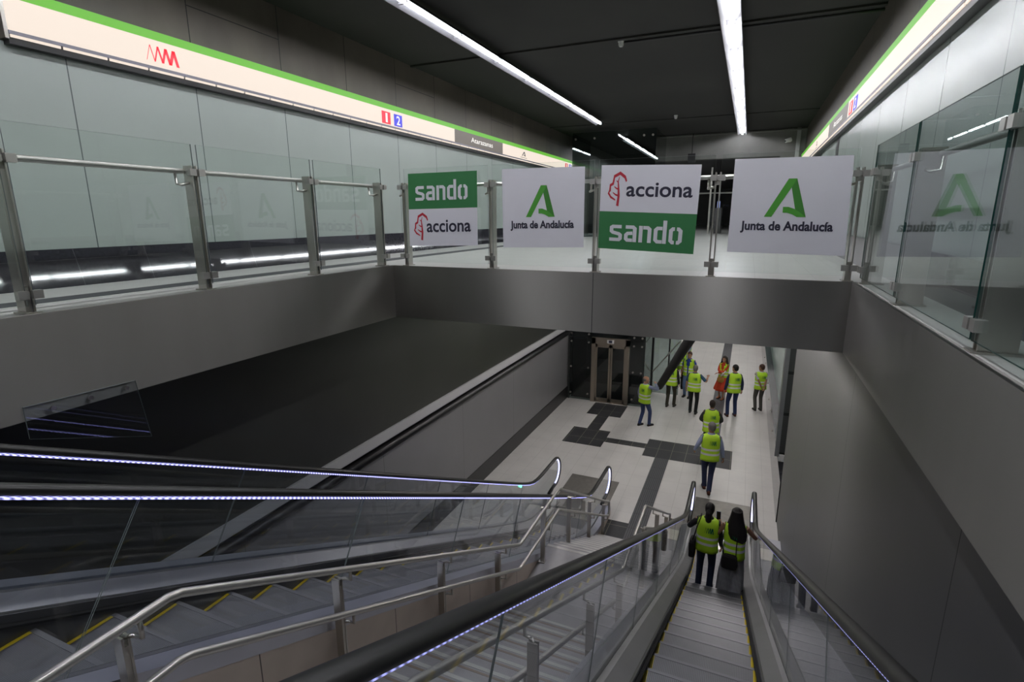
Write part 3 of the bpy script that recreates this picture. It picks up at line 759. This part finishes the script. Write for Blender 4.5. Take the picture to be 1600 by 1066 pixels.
# distant gates on the upper level
for k, x in enumerate((-4.3,-3.4,-1.2,-.3,.5)):
    e = empty('ticket_gate', 'dark ticket gate at the far upper end, %s from the left' % ('first','second','third','fourth','fifth')[k], 'gate', (x, 24.0, UF))
    s = MB(); s.box(-.12, .12, -.6, .6, 0, 1.0); s.build('body', MT['skirt'], e)
    s = MB(); s.box(-.4, -.12, -.01, .01, .2, 1.5); s.build('glass_flap', MT['glass_dk'], e)
    if k in (2, 3):
        s = MB(); s.box(-.05, .05, -.62, -.6, 1.0, 1.25); s.build('screen', emit('gate_screen', (.4,.5,1), .8), e)
e = empty('barrier_rail', 'steel rail frame across the dark passage behind the banners', 'rail', (0, 22.9, UF))
s = MB(); s.tube([(-4.9,0,1.55),(.7,0,1.55)], .03, 8); s.build('rail', MT['rail'], e)
for x in (-4.9,-3.2,-1.5,.7):
    s = MB(); s.box(x-.03, x+.03, -.03, .03, 0, 2.5); s.build('post', MT['metal'], e)

# ================================================================== PEOPLE
def pm(name, col, rough=.7, **k):
    if name not in MT: MT[name] = mk(name, col, rough, 0, .3, **k)
    return MT[name]
SKIN = pm('skin', (.42,.23,.15), .55); SKIN2 = pm('skin_tan', (.30,.16,.10), .55)
VEST = mk('hi_vis_fabric', (.50,.80,.03), .6, emis=(.5,.8,.03), es=0.0)
REFL = mk('reflective_tape', (.80,.81,.82), .4, 0)
PIPE = pm('vest_piping', (.10,.16,.05))
VGREEN = pm('vest_green_print', (.0,.14,.06))
HAIRB = pm('hair_black', (.012,.010,.010), .5); HAIRD = pm('hair_dark', (.03,.02,.016), .6); HAIRG = pm('hair_grey', (.16,.15,.14), .7)
EYE = pm('eye', (.02,.015,.012), .2); LIP = pm('lip', (.35,.10,.09), .5); SOLE = pm('shoe_black', (.015,.015,.017), .4)
def ell(c, rx, ry, n=16, p=2.4, tilt=0):
    out = []
    for k in range(n):
        a = 2*PI*k/n; ca, sa = math.cos(a), math.sin(a)
        x = rx*math.copysign(abs(ca)**(2/p), ca); y = ry*math.copysign(abs(sa)**(2/p), sa)
        out.append(Vector((c[0]+x, c[1]+y, c[2]+tilt*y)))
    return out
def ik(a, b, l1, l2, pole):
    a, b = Vector(a), Vector(b); d = b-a; L = min(d.length, (l1+l2)*.998); dn = d.normalized(); b = a+dn*L
    x = (l1*l1-l2*l2+L*L)/(2*L); h = math.sqrt(max(1e-6, l1*l1-x*x))
    p = Vector(pole); p = (p-dn*p.dot(dn)).normalized()
    return a+dn*x+p*h, b
def smooth_path(pts, rs, m=4):
    out, ro = [], []
    P = [Vector(p) for p in pts]
    for i in range(len(P)-1):
        p0, p1, p2, p3 = P[max(i-1,0)], P[i], P[i+1], P[min(i+2,len(P)-1)]
        for k in range(m):
            t = k/m
            q = .5*((2*p1)+(p2-p0)*t+(2*p0-5*p1+4*p2-p3)*t*t+(3*p1-3*p2+p0*1-0*p0+(-1)*p0*2+p3*1)*0)
            q = p1.lerp(p2, t) if True else q
            out.append(q); ro.append(rs[i]*(1-t)+rs[i+1]*t)
    out.append(P[-1]); ro.append(rs[-1])
    # light smoothing keeps the joints bent but round
    for _ in range(2):
        out = [out[0]]+[(out[k-1]+out[k]*2+out[k+1])/4 for k in range(1, len(out)-1)]+[out[-1]]
    return out, ro
def remesh(o, vox=.010, sm=3):
    m = o.modifiers.new('union', 'REMESH'); m.mode = 'VOXEL'; m.voxel_size = vox; m.use_smooth_shade = True
    if sm:
        q = o.modifiers.new('relax', 'SMOOTH'); q.factor = .5; q.iterations = sm
    return o

def person(label, x, y, z, head_deg, H=1.74, skin=SKIN, hair=('short', HAIRD), shirt=None, sleeve=1.0, pants=None, skirt=None,
           shoes=SOLE, Lh=None, Rh=None, Lpole=None, Rpole=None, Lf=(-.10,.0), Rf=(.10,.0), Lz=0, Rz=0, head_turn=0, girth=1.0, wide=1.0,
           vest=True, bare_shoulder=False, curlL=.9, curlR=.9, lean=0.0, belly=0, collar=None, flare=0):
    S = H/1.75
    e = empty('person', label, 'person', (x, y, z), math.radians(head_deg))
    e.scale = (S, S, S)
    hl = math.radians(head_turn)
    shx = .185*wide
    hipz = .93
    def T(zc): return lean*(zc-.9)      # forward lean
    hands = {}
    arms = {}
    for sd, hnd, pole in ((-1, Lh, Lpole), (1, Rh, Rpole)):
        sh = Vector((sd*shx, T(1.42), 1.42))
        hnd = hnd or (sd*(.27*wide), .03+T(1.0), .90)
        el, wr = ik(sh, hnd, .285, .255, pole or (sd*.25, -1, -.1))
        arms[sd] = (sh, el, wr)
    legs = {}
    for sd, f, fz in ((-1, Lf, Lz), (1, Rf, Rz)):
        hp = Vector((sd*.092*wide, 0, hipz-.03)); an = Vector((f[0], f[1], .085+fz))
        kn, an = ik(hp, an, .43, .42, (sd*.08, 1, 0)); legs[sd] = (hp, kn, an)
    g = girth
    # ---- body: one continuous surface
    b = MB()
    prof = [(.84,.11,.08,0),(.90,.155,.105,0),(.98,.152,.105,0),(1.08,.135,.095,.0),(1.20,.150,.105,0),(1.32,.165,.11,0),(1.40,.165,.095,-.005),(1.455,.11,.075,-.01),(1.49,.058,.058,-.008),(1.54,.054,.056,.0),(1.58,.055,.06,.008)]
    b.rings([ell((0, yy+T(zc), zc), rx*wide*(g if zc < 1.35 else 1), ry*(g if zc < 1.3 else 1), 18) for zc, rx, ry, yy in prof])
    hc = Vector((0, .018+T(1.62), 1.635)); R = Matrix.Rotation(hl, 3, 'Z')
    def HD(v): return hc+R@(Vector(v))
    def hring(zz, rx, ry, yo): return [HD((p.x, p.y, zz)) for p in ell((0, yo, 0), rx, ry, 18, 2.1)]
    b.rings([hring(a, r1, r3, yo) for a, r1, r3, yo in ((-.125,.022,.026,.052),(-.11,.045,.050,.035),(-.08,.058,.072,.018),(-.04,.068,.088,.004),(0,.074,.096,0),(.04,.075,.098,-.004),(.075,.067,.088,-.006),(.10,.048,.064,-.008),(.117,.018,.025,-.008))])
    b.rings([[HD((math.cos(2*PI*j/8)*w_, yy, zz+math.sin(2*PI*j/8)*w_*1.2)) for j in range(8)] for yy, zz, w_ in ((.085,.012,.008),(.100,-.012,.012),(.112,-.030,.013),(.088,-.040,.013))])   # nose
    for sd in (-1, 1):
        b.rings([[HD((sd*(.066+.008*q), -.002+math.cos(2*PI*j/8)*.016*w_, -.005+math.sin(2*PI*j/8)*.030*w_)) for j in range(8)] for q, w_ in ((0,.8),(1,1),(2,.9))])
        sh, el, wr = arms[sd]
        p_, r_ = smooth_path([sh, sh.lerp(el,.5), el, el.lerp(wr,.35), wr], [.046,.042,.036,.037,.025]); b.tube(p_, r_, 10)
        # hand: palm, four fingers of different lengths, thumb from the side
        dr = (wr-el).normalized(); side = Vector((0,0,1)).cross(dr) if abs(dr.z) < .8 else Vector((0,1,0)).cross(dr)*1
        side = (Vector((0,1,0))-dr*dr.y).normalized() if abs(dr.y) < .75 else (Vector((-sd,0,0))+dr*dr.x*sd).normalized()   # thumb side
        nrm = dr.cross(side)*(1 if sd > 0 else -1)
        if nrm.dot(Vector((-sd, 0, -.6))) < 0: nrm = -nrm
        pl_ = []
        for t, wd, th in ((-.01,.024,.02),(.03,.036,.017),(.07,.042,.015),(.092,.040,.012)):
            c = wr+dr*t; pl_.append([c+side*wd*math.cos(2*PI*j/10)+nrm*th*math.sin(2*PI*j/10) for j in range(10)])
        b.rings(pl_)
        cu = curlL if sd < 0 else curlR
        for fi, ln in enumerate((.072,.080,.075,.058)):
            base = wr+dr*.086+side*(.030-.020*fi); q = [base]; ang_ = 0
            for sgm in (.45,.30,.25):
                ang_ += cu*.45; q.append(q[-1]+(dr*math.cos(ang_)+nrm*math.sin(ang_))*ln*sgm)
            b.tube(q, [.0098,.0092,.0085,.0068], 7)
        q = [wr+dr*.02+side*.030, wr+dr*.045+side*.052+nrm*.008, wr+dr*.075+side*.056+nrm*.022, wr+dr*.095+side*.050+nrm*.034]
        b.tube(q, [.013,.0115,.010,.0075], 7)
        hands[sd] = (wr+dr*.09, dr, nrm)
        hp, kn, an = legs[sd]
        p_, r_ = smooth_path([hp+Vector((0,0,.04)), hp, hp.lerp(kn,.5), kn, kn.lerp(an,.35), an], [.085,.082,.07,.052,.05,.034]); b.tube(p_, r_, 12)
        fz = an.z-.085; b.rings([ell((an.x+sd*.008*k, an.y+yy, fz+zz), rx, rz, 10, 2) for k, (yy, zz, rx, rz) in enumerate(((-.02,.05,.03,.04),(-.01,.07,.032,.04),(0,.09,.032,.034)))])
        b.rings([[Vector((an.x+sd*.01*t+math.cos(2*PI*j/10)*w_, an.y-.05+t*.21, fz+.008+h_*.5+math.sin(2*PI*j/10)*h_*.5)) for j in range(10)] for t, w_, h_ in ((0,.025,.05),(.2,.032,.07),(.5,.038,.06),(.8,.042,.04),(1,.028,.025))])
    bo = remesh(b.build('body', skin, e), .009, 2)
    # eyes, mouth
    m = MB()
    for sd in (-1, 1):
        m.rings([[HD((sd*.031+math.cos(2*PI*j/8)*.011*w_, .080+.007*q, .010+math.sin(2*PI*j/8)*.006*w_)) for j in range(8)] for q, w_ in ((0,1),(1.6,.8))])
        m.rings([[HD((sd*.032+math.cos(2*PI*j/8)*.018, .083+.006*q, .028+math.sin(2*PI*j/8)*.004)) for j in range(8)] for q in (0, 1.2)])
    m.build('eye', EYE, bo)
    m = MB(); m.rings([[HD((math.cos(2*PI*j/10)*.022, .078+.008*q, -.068+math.sin(2*PI*j/10)*.007)) for j in range(10)] for q in (0, 1.9)]); m.build('mouth', LIP, bo)
    # hair
    hk, hm = hair
    h = MB()
    def hr_ring(zz, rx, ry, yo): return [HD((p.x, p.y, zz)) for p in ell((0, yo, 0), rx, ry, 18, 2.1)]
    if hk == 'bald':
        h.rings([hr_ring(a, r1, r3, yo) for a, r1, r3, yo in ((-.05,.060,.060,-.036),(-.02,.076,.080,-.030),(.02,.080,.088,-.024),(.045,.072,.078,-.032),(.06,.05,.055,-.045))])
    else:
        h.rings([hr_ring(a, r1, r3, yo) for a, r1, r3, yo in ((-.075,.050,.050,-.040),(-.05,.066,.066,-.034),(-.01,.079,.086,-.024),(.03,.083,.096,-.016),(.07,.080,.098,-.010),(.10,.062,.078,-.010),(.125,.036,.046,-.012),(.135,.012,.015,-.012))])
    if hk == 'long':
        h.rings([[HD((p.x, p.y, zz)) for p in ell((xo, yo, 0), rx, ry, 16, 2.2)] for zz, xo, yo, rx, ry in ((.09,0,-.02,.088,.092),(0,0,-.035,.105,.09),(-.10,.005,-.06,.125,.085),(-.20,.02,-.095,.15,.075),(-.30,.035,-.12,.16,.066),(-.40,.045,-.125,.145,.055),(-.47,.05,-.12,.09,.03))])
        for sd in (-1, 1):
            h.tube([HD((sd*.072,.02,.03)), HD((sd*.088,.01,-.08)), HD((sd*.115,-.02,-.20)), HD((sd*.13,-.06,-.33)), HD((sd*.11,-.10,-.43))], [.022,.03,.034,.032,.015], 10)
    if hk == 'wavy':
        for sd in (-1, 1):
            for q in range(3):
                h.tube([HD((sd*(.05+.012*q), .0-.02*q, .08)), HD((sd*.088,-.01-.02*q,.0)), HD((sd*.098,-.01-.02*q,-.09)), HD((sd*.118,.0-.03*q,-.16)), HD((sd*.10,.01-.03*q,-.25))], [.02,.028,.032,.034,.012], 9)
        h.tube([HD((0,-.07,.05)), HD((0,-.09,-.06)), HD((0,-.10,-.17))], [.06,.07,.04], 10)
    if hk == 'ponytail':
        h.tube([HD((0,-.085,.03)), HD((0,-.115,-.02)), HD((0,-.118,-.10)), HD((0,-.10,-.18)), HD((.005,-.10,-.24))], [.04,.056,.060,.054,.015], 10)
    remesh(h.build('hair', hm, bo), .009, 2)
    # shirt with sleeves
    if shirt:
        s = MB(); o_ = .014
        pr = [(.86,.165,.118,0)] + [(zc, rx+o_, ry+o_, yy) for zc, rx, ry, yy in prof if .88 < zc < 1.47] + [(1.50,.068,.068,-.008)]
        if bare_shoulder: pr = [q for q in pr if q[0] < 1.42]
        s.rings([ell((0, yy+T(zc), zc), rx*wide*(g if zc < 1.35 else 1), ry*(g if zc < 1.3 else 1)+(belly if 1.0 < zc < 1.25 else 0), 18) for zc, rx, ry, yy in pr])
        if not bare_shoulder:
            for sd in (-1, 1):
                sh, el, wr = arms[sd]
                if sleeve > .6:
                    p_, r_ = smooth_path([sh-Vector((sd*.03,0,0)), sh.lerp(el,.5), el, el.lerp(wr,.5), wr-(wr-el).normalized()*.005], [.064,.056,.050,.046,.036])
                else:
                    k = sleeve/.5; p_, r_ = smooth_path([sh-Vector((sd*.03,0,0)), sh.lerp(el,.45*k), sh.lerp(el,.9*k)], [.064,.058,.056])
                s.tube(p_, r_, 12)
        so = remesh(s.build('shirt', shirt, e), .010, 3)
        if collar:
            c = MB(); c.rings([ell((0, T(1.5)-.002, zc), r, r, 16, 2) for zc, r in ((1.475,.072),(1.515,.066))], 0, False); co = c.build('collar', collar, so, smooth=True)
            co.modifiers.new('solid', 'SOLIDIFY').thickness = .006
    if pants:
        s = MB(); s.rings([ell((0, 0, zc), rx*wide*max(1, g*.96), ry*max(1, g*.96), 18) for zc, rx, ry in ((.82,.14,.10),(.88,.170,.122),(.95,.165,.118),(1.02,.152,.110))])
        for sd in (-1, 1):
            hp, kn, an = legs[sd]
            p_, r_ = smooth_path([hp+Vector((0,0,.04)), hp, hp.lerp(kn,.5), kn, kn.lerp(an,.4), an-Vector((0,0,.03))], [.096,.094,.082+flare*.3,.066+flare*.7,.060+flare,.056+flare*1.1]); s.tube(p_, r_, 14)
        remesh(s.build('trousers', pants[0], e), .010, 3)
    if skirt:
        s = MB(); n = 48; rg = []
        for zc, rx, ry in skirt[1]:
            q = []
            w_ = .10*max(0, (1.0-zc))/.5
            for k in range(n):
                a = 2*PI*k/n; f = 1+w_*.5*math.sin(a*11+zc*3)+w_*.3*math.sin(a*5+1)
                q.append(Vector((rx*f*math.cos(a), ry*f*math.sin(a), zc)))
            rg.append(q)
        s.rings(rg, 0, False); so = s.build('skirt', skirt[0], e, smooth=True); so.modifiers.new('solid', 'SOLIDIFY').thickness = .006
    for sd in (-1, 1):
        hp, kn, an = legs[sd]; fz = an.z-.085
        s = MB(); s.rings([[Vector((an.x+sd*.012*t+math.cos(2*PI*j/12)*w_, an.y-.065+t*.26, fz+.004+h_*.5+math.sin(2*PI*j/12)*h_*.5)) for j in range(12)] for t, w_, h_ in ((0,.026,.06),(.12,.037,.10),(.3,.040,.105),(.55,.044,.075),(.8,.047,.055),(.95,.038,.045),(1,.02,.03))])
        so = s.build('shoe', shoes, e, smooth=True)
        s = MB(); s.rings([[Vector((an.x+sd*.012*t+sx*w_, an.y-.068+t*.266, fz+zz)) for sx, zz in ((-1,0),(1,0),(1,.016),(-1,.016))] for t, w_ in ((0,.025),(.12,.038),(.4,.042),(.8,.048),(.95,.038),(1,.02))]); s.build('sole', EYE, so)
    # hi-vis vest
    if vest:
        n = 40; Z = [.84,.90,.955,.985,1.035,1.065,1.10,1.15,1.18,1.24,1.30,1.35,1.39,1.425,1.455,1.478]
        def vr(zc):
            pts = [(.84,.205,.15),(.95,.198,.145),(1.08,.192,.14),(1.25,.200,.142),(1.36,.205,.135),(1.42,.188,.115),(1.455,.135,.09),(1.48,.082,.074)]
            for i in range(len(pts)-1):
                if zc <= pts[i+1][0]:
                    t = (zc-pts[i][0])/(pts[i+1][0]-pts[i][0]); return [pts[i][k]*(1-t)+pts[i+1][k]*t for k in (1, 2)]
            return pts[-1][1:]
        ph = random.random()*6
        rg = []
        def vpt(a, zc, out=0):
            rx, ry = vr(zc); gg = (g if zc < 1.35 else 1)
            rx = rx*wide*gg+out; ry = ry*gg+out+(belly if 1.0 < zc < 1.25 else 0)
            w_ = .022*max(0, (1.25-zc)/.4)
            f = 1+w_*math.sin(a*5+ph)+w_*.7*math.sin(a*9+ph*2+zc*8)
            ca, sa = math.cos(a), math.sin(a); p = 2.5
            return Vector((rx*f*math.copysign(abs(ca)**(2/p), ca), ry*f*math.copysign(abs(sa)**(2/p), sa)+T(zc)-.004, zc))
        for zc in Z: rg.append([vpt(PI/2+2*PI*(k+.5)/n, zc) for k in range(n)])
        def mf(a, k): return 1 if a in (3, 6) else 0
        def sk(a, k):
            kk = min(k+1, n-1-k)     # distance in faces from the front centre (k = n-1)
            d = min((k-(n-1)) % n, (n-1-k) % n)
            lim = 0 if a < 9 else (1 if a < 12 else 3)
            return d <= lim
        s = MB(); s.rings(rg, 0, False, mfun=mf, skip=sk)
        vo = s.build('vest', [VEST, REFL], e, smooth=True)
        md = vo.modifiers.new('solid', 'SOLIDIFY'); md.thickness = .006; md.offset = 1
        # zigzag mark on the upper back
        def bm(u, v):
            xx = -.045+.155*u; zc = 1.245+.115*v
            a = -PI/2; best = None
            rx, ry = vr(zc); rx = rx*wide*g; ry = ry*g
            t = min(.99, abs(xx)/rx); yv = -(1-t**2.5)**(1/2.5)*(ry+.024+(belly if 1.0 < zc < 1.25 else 0))+T(zc)-.004
            return (xx, yv, zc)
        s = MB(); zigzag_on(s, bm); s.build('zigzag_print', VGREEN, vo)
        for sd in (-1, 1):
            s = MB(); c0 = Vector((sd*.198*wide, T(1.38), 1.375))
            s.tube([c0+Vector((sd*-.012*abs(math.sin(t*PI/8)), math.cos(t*PI/8)*.082, math.sin(t*PI/8)*.085)) for t in range(16)], .006, 6, closed=True); s.build('armhole_piping', PIPE, vo)
    return e, hands, S

def C(n, c): return pm(n, c)
LB = C('shirt_light_blue', (.30,.34,.50)); NAVY = C('cloth_navy', (.022,.03,.075)); JEANS = C('jeans_blue', (.035,.055,.14)); JEANL = C('jeans_light', (.16,.24,.42))
BLK = C('cloth_black', (.012,.012,.014)); OLIVE = C('cloth_olive', (.045,.042,.03)); GRY = C('cloth_grey', (.10,.095,.085)); WHT = C('cloth_white', (.55,.55,.60)); DGRY = C('jacket_dark_grey', (.045,.045,.045))
PETR = C('cloth_petrol', (.03,.075,.14)); ROYAL = C('polo_blue', (.03,.06,.32)); BRN = C('shoe_brown', (.10,.03,.02)); ORNG = mk('dress_orange', (.62,.07,.03), .7, 0, .2, noise=.35, nscale=60)
STRP = mk('striped_cloth', (.50,.50,.52), .7); add_lines(STRP, [('X', .022, 0, .009)], (.05,.05,.07))
SHC = C('shoe_charcoal', (.05,.05,.05))

person('man in light blue shirt and jeans raising a hand to his head by the lift', -2.62, 16.75, 0, -35, 1.66, hair=('bald', HAIRG), shirt=LB, pants=(JEANS,), Lf=(-.10,-.10), Rf=(.12,.14),
       Rh=(.20,.27,1.50), Rpole=(1,0,-.5), head_turn=-35, curlR=1.2, belly=.01)
person('man in black top and olive trousers partly behind the dark beam', -2.07, 18.9, 0, -8, 1.72, hair=('short', HAIRD), shirt=BLK, pants=(OLIVE,), Lf=(-.11,-.02), Rf=(.11,.10), shoes=SHC)
person('man in light shirt mostly hidden behind the dark beam', -2.02, 21.2, 0, 10, 1.72, hair=('short', HAIRD), shirt=LB, pants=(BLK,))
person('man with folded arms farthest back, cut off by the steel fascia', -1.98, 22.8, 0, 175, 1.76, hair=('short', HAIRD), shirt=LB, pants=(NAVY,), Lh=(.10,.24,1.12), Rh=(-.08,.25,1.16), Lpole=(-1,0,-.6), Rpole=(1,0,-.6))
person('man in bright blue polo and pale jeans facing the camera', -1.62, 20.3, 0, 165, 1.74, hair=('short', C('hair_brown', (.06,.03,.02))), shirt=ROYAL, sleeve=.45, pants=(JEANL,), Lf=(-.1,.05))
person('man in petrol shirt and black trousers raising his right hand', -1.27, 18.5, 0, -5, 1.72, hair=('short', HAIRG), shirt=PETR, sleeve=.5, pants=(BLK,), Rh=(.40,.20,1.34), Rpole=(.6,-.6,-1), curlR=1.6, Lf=(-.10,.10), girth=1.05)
person('smiling woman with wavy dark hair in an orange patterned dress', -.42, 20.6, 0, 155, 1.62, hair=('wavy', HAIRD), shirt=ORNG, skirt=(ORNG, [(1.02,.15,.11),(.90,.19,.15),(.70,.25,.20),(.45,.32,.26),(.36,.34,.28)]),
       Lh=(.10,.26,1.10), Rh=(-.07,.27,1.14), Lpole=(-1,-.2,-.6), Rpole=(1,-.2,-.6), shoes=C('shoe_tan', (.35,.15,.08)), wide=.88, Lf=(-.1,.1))
person('man in navy suit with brown shoes, head turned left', -.03, 18.75, 0, 18, 1.80, hair=('short', HAIRB), shirt=NAVY, pants=(C('suit_navy', (.022,.035,.10)),), head_turn=35, shoes=BRN, Lf=(-.14,-.02), Rf=(.12,.03))
person('man in grey trousers with hands clasped behind his back by the wall', .80, 19.7, 0, 20, 1.66, skin=SKIN2, hair=('short', C('hair_brown', (.06,.03,.02))), shirt=WHT, sleeve=.45, pants=(GRY,), head_turn=40,
       Lh=(-.04,-.22,.95), Rh=(.05,-.24,.93), Lpole=(-1,-.8,0), Rpole=(1,-.8,0), shoes=SHC)
person('man in dark grey jacket with elbows out, behind the nearest walking man', -.52, 15.0, 0, 5, 1.70, skin=SKIN2, hair=('short', HAIRD), shirt=DGRY, pants=(NAVY,), Lh=(-.12,.16,1.02), Rh=(.12,.16,1.02), Lpole=(-1,-.5,0), Rpole=(1,-.5,0), girth=1.08, collar=WHT)
person('grey haired man in light blue shirt walking on the dark tiles', -.42, 13.0, 0, 8, 1.80, skin=SKIN2, hair=('short', HAIRG), shirt=LB, pants=(NAVY,), head_turn=30, shoes=BRN, Lf=(-.05,.16), Rf=(.02,-.22), Rz=.05,
       Lh=(-.33,.10,1.0), Rh=(.30,.02,.90), collar=LB, girth=1.02)
def stepz(y):
    k = math.floor((y-.13)/.4); return nose(k*.4+.13+.4), k*.4+.13
z1, ya = stepz(8.30)
wA, hA, SA = person('woman in black top and jeans riding the escalator with hand on the left rail', -.20, ya+.2, z1, -4, 1.53, hair=('ponytail', HAIRB), shirt=BLK, pants=(C('jeans_dark', (.02,.028,.055)),), Lf=(-.10,.02), Rf=(.10,.0),
       Lh=(-.36,.30,1.10), Lpole=(-.8,-.4,-1), Rh=(.24,.12,.86), wide=.95)
wB, hB, SB_ = person('woman with very long dark hair and striped wide trousers riding the escalator', .20, ya+.15, z1, -2, 1.56, skin=SKIN2, hair=('long', HAIRB), shirt=C('top_olive', (.10,.12,.05)), bare_shoulder=True,
       pants=(STRP,), flare=.055, Lh=(-.30,.22,1.27), Lpole=(-.5,-.7,-1), Rh=(.30,.33,1.12), Rpole=(1,-.4,-.8), shoes=C('shoe_sandal', (.12,.05,.03)), wide=.9, girth=.98, Lf=(-.13,.03), Rf=(.10,-.04))
# things the people carry
def W_(root, S, ang, p):
    a = math.radians(ang); x_, y_, z_ = p[0]*S, p[1]*S, p[2]*S
    return Vector((root.location.x+x_*math.cos(a)-y_*math.sin(a), root.location.y+x_*math.sin(a)+y_*math.cos(a), root.location.z+z_))
c = W_(wB, SB_, -2, hB[-1][0]+Vector((-.015,.02,.06)))
e = empty('smartphone', 'smartphone in the hand of the long haired woman on the escalator', 'phone', c); e.rotation_euler = (math.radians(-25), math.radians(10), math.radians(25))
s = MB(); s.box(-.036, .036, -.004, .004, -.07, .07); s.build('case', C('phone_blue', (.12,.16,.35)), e); s = MB(); s.box(-.033, .033, -.0045, -.004, -.066, .066); s.build('screen', EYE, e)
def bag(label, root, S, ang, c, w, h, d, sh, mat, name='shoulder_bag'):
    P = W_(root, S, ang, c); e = empty(name, label, 'bag', P, math.radians(ang))
    s = MB(); n = 14; rg = []
    for zz, k in ((-h/2,.80),(-h*.46,.95),(-h*.2,1),(h*.2,.95),(h*.42,.88),(h/2,.7)): rg.append(ell((0,0,zz), w/2*k, d/2*k, n, 3.5))
    s.rings(rg); s.build('pouch', mat, e, smooth=True, ang=.9)
    s = MB(); s.box(-w*.42, w*.42, -d/2-.004, -d/2+.004, -h*.05, h*.42); s.build('flap', mat, e)
    if sh:
        q = [Vector(p)*S-Vector(c)*S for p in sh]
        q2 = []
        for i in range(len(q)-1):
            for t in range(4): q2.append(q[i].lerp(q[i+1], t/4))
        q2.append(q[-1])
        s = MB(); s.tube(q2, .012, 6, flat=.6); s.build('strap', mat, e, smooth=True)
    return e
BAG = C('bag_black', (.012,.011,.012))
bag('black shoulder bag at the left hip of the woman in black', wA, SA, -4, (-.245,-.03,.84), .10, .30, .24, [(-.245,.06,.98),(-.20,.14,1.2),(-.14,.10,1.47),(-.13,-.03,1.50),(-.17,-.145,1.35),(-.235,-.10,1.05),(-.245,-.08,.98)], BAG)
bag('black crossbody bag on the back of the long haired woman', wB, SB_, -2, (-.05,-.20,.83), .24, .23, .09, [(-.15,-.20,.92),(-.20,-.05,1.1),(-.16,.12,1.3),(.0,.10,1.50),(.05,-.05,1.52),(.05,-.165,1.40),(.04,-.17,1.1),(.05,-.20,.93)], BAG)
e = empty('handbag', 'round mustard coloured handbag carried by the woman in the orange dress', 'bag', (-.50, 20.30, .80))
s = MB(); s.rings([ell((0,0,zz), r, r*.5, 16, 2) for zz, r in ((-.11,.05),(-.08,.10),(0,.13),(.06,.12),(.10,.07))]); s.build('pouch', C('bag_mustard', (.40,.20,.04)), e, smooth=True)
s = MB(); s.tube([(-.09,0,.08),(-.06,0,.18),(0,0,.22),(.06,0,.18),(.09,0,.08)], .008, 6); s.build('strap', C('bag_mustard', (.40,.20,.04)), e)
e = empty('rolled_papers', 'white rolled papers in the hands of the woman in the orange dress', 'papers', (-.43, 20.24, 1.05)); e.rotation_euler = (0, math.radians(35), 0)
s = MB(); s.tube([(0,0,-.12),(0,0,.14)], .022, 12); s.build('sheet', MT['plastic'], e, smooth=True)
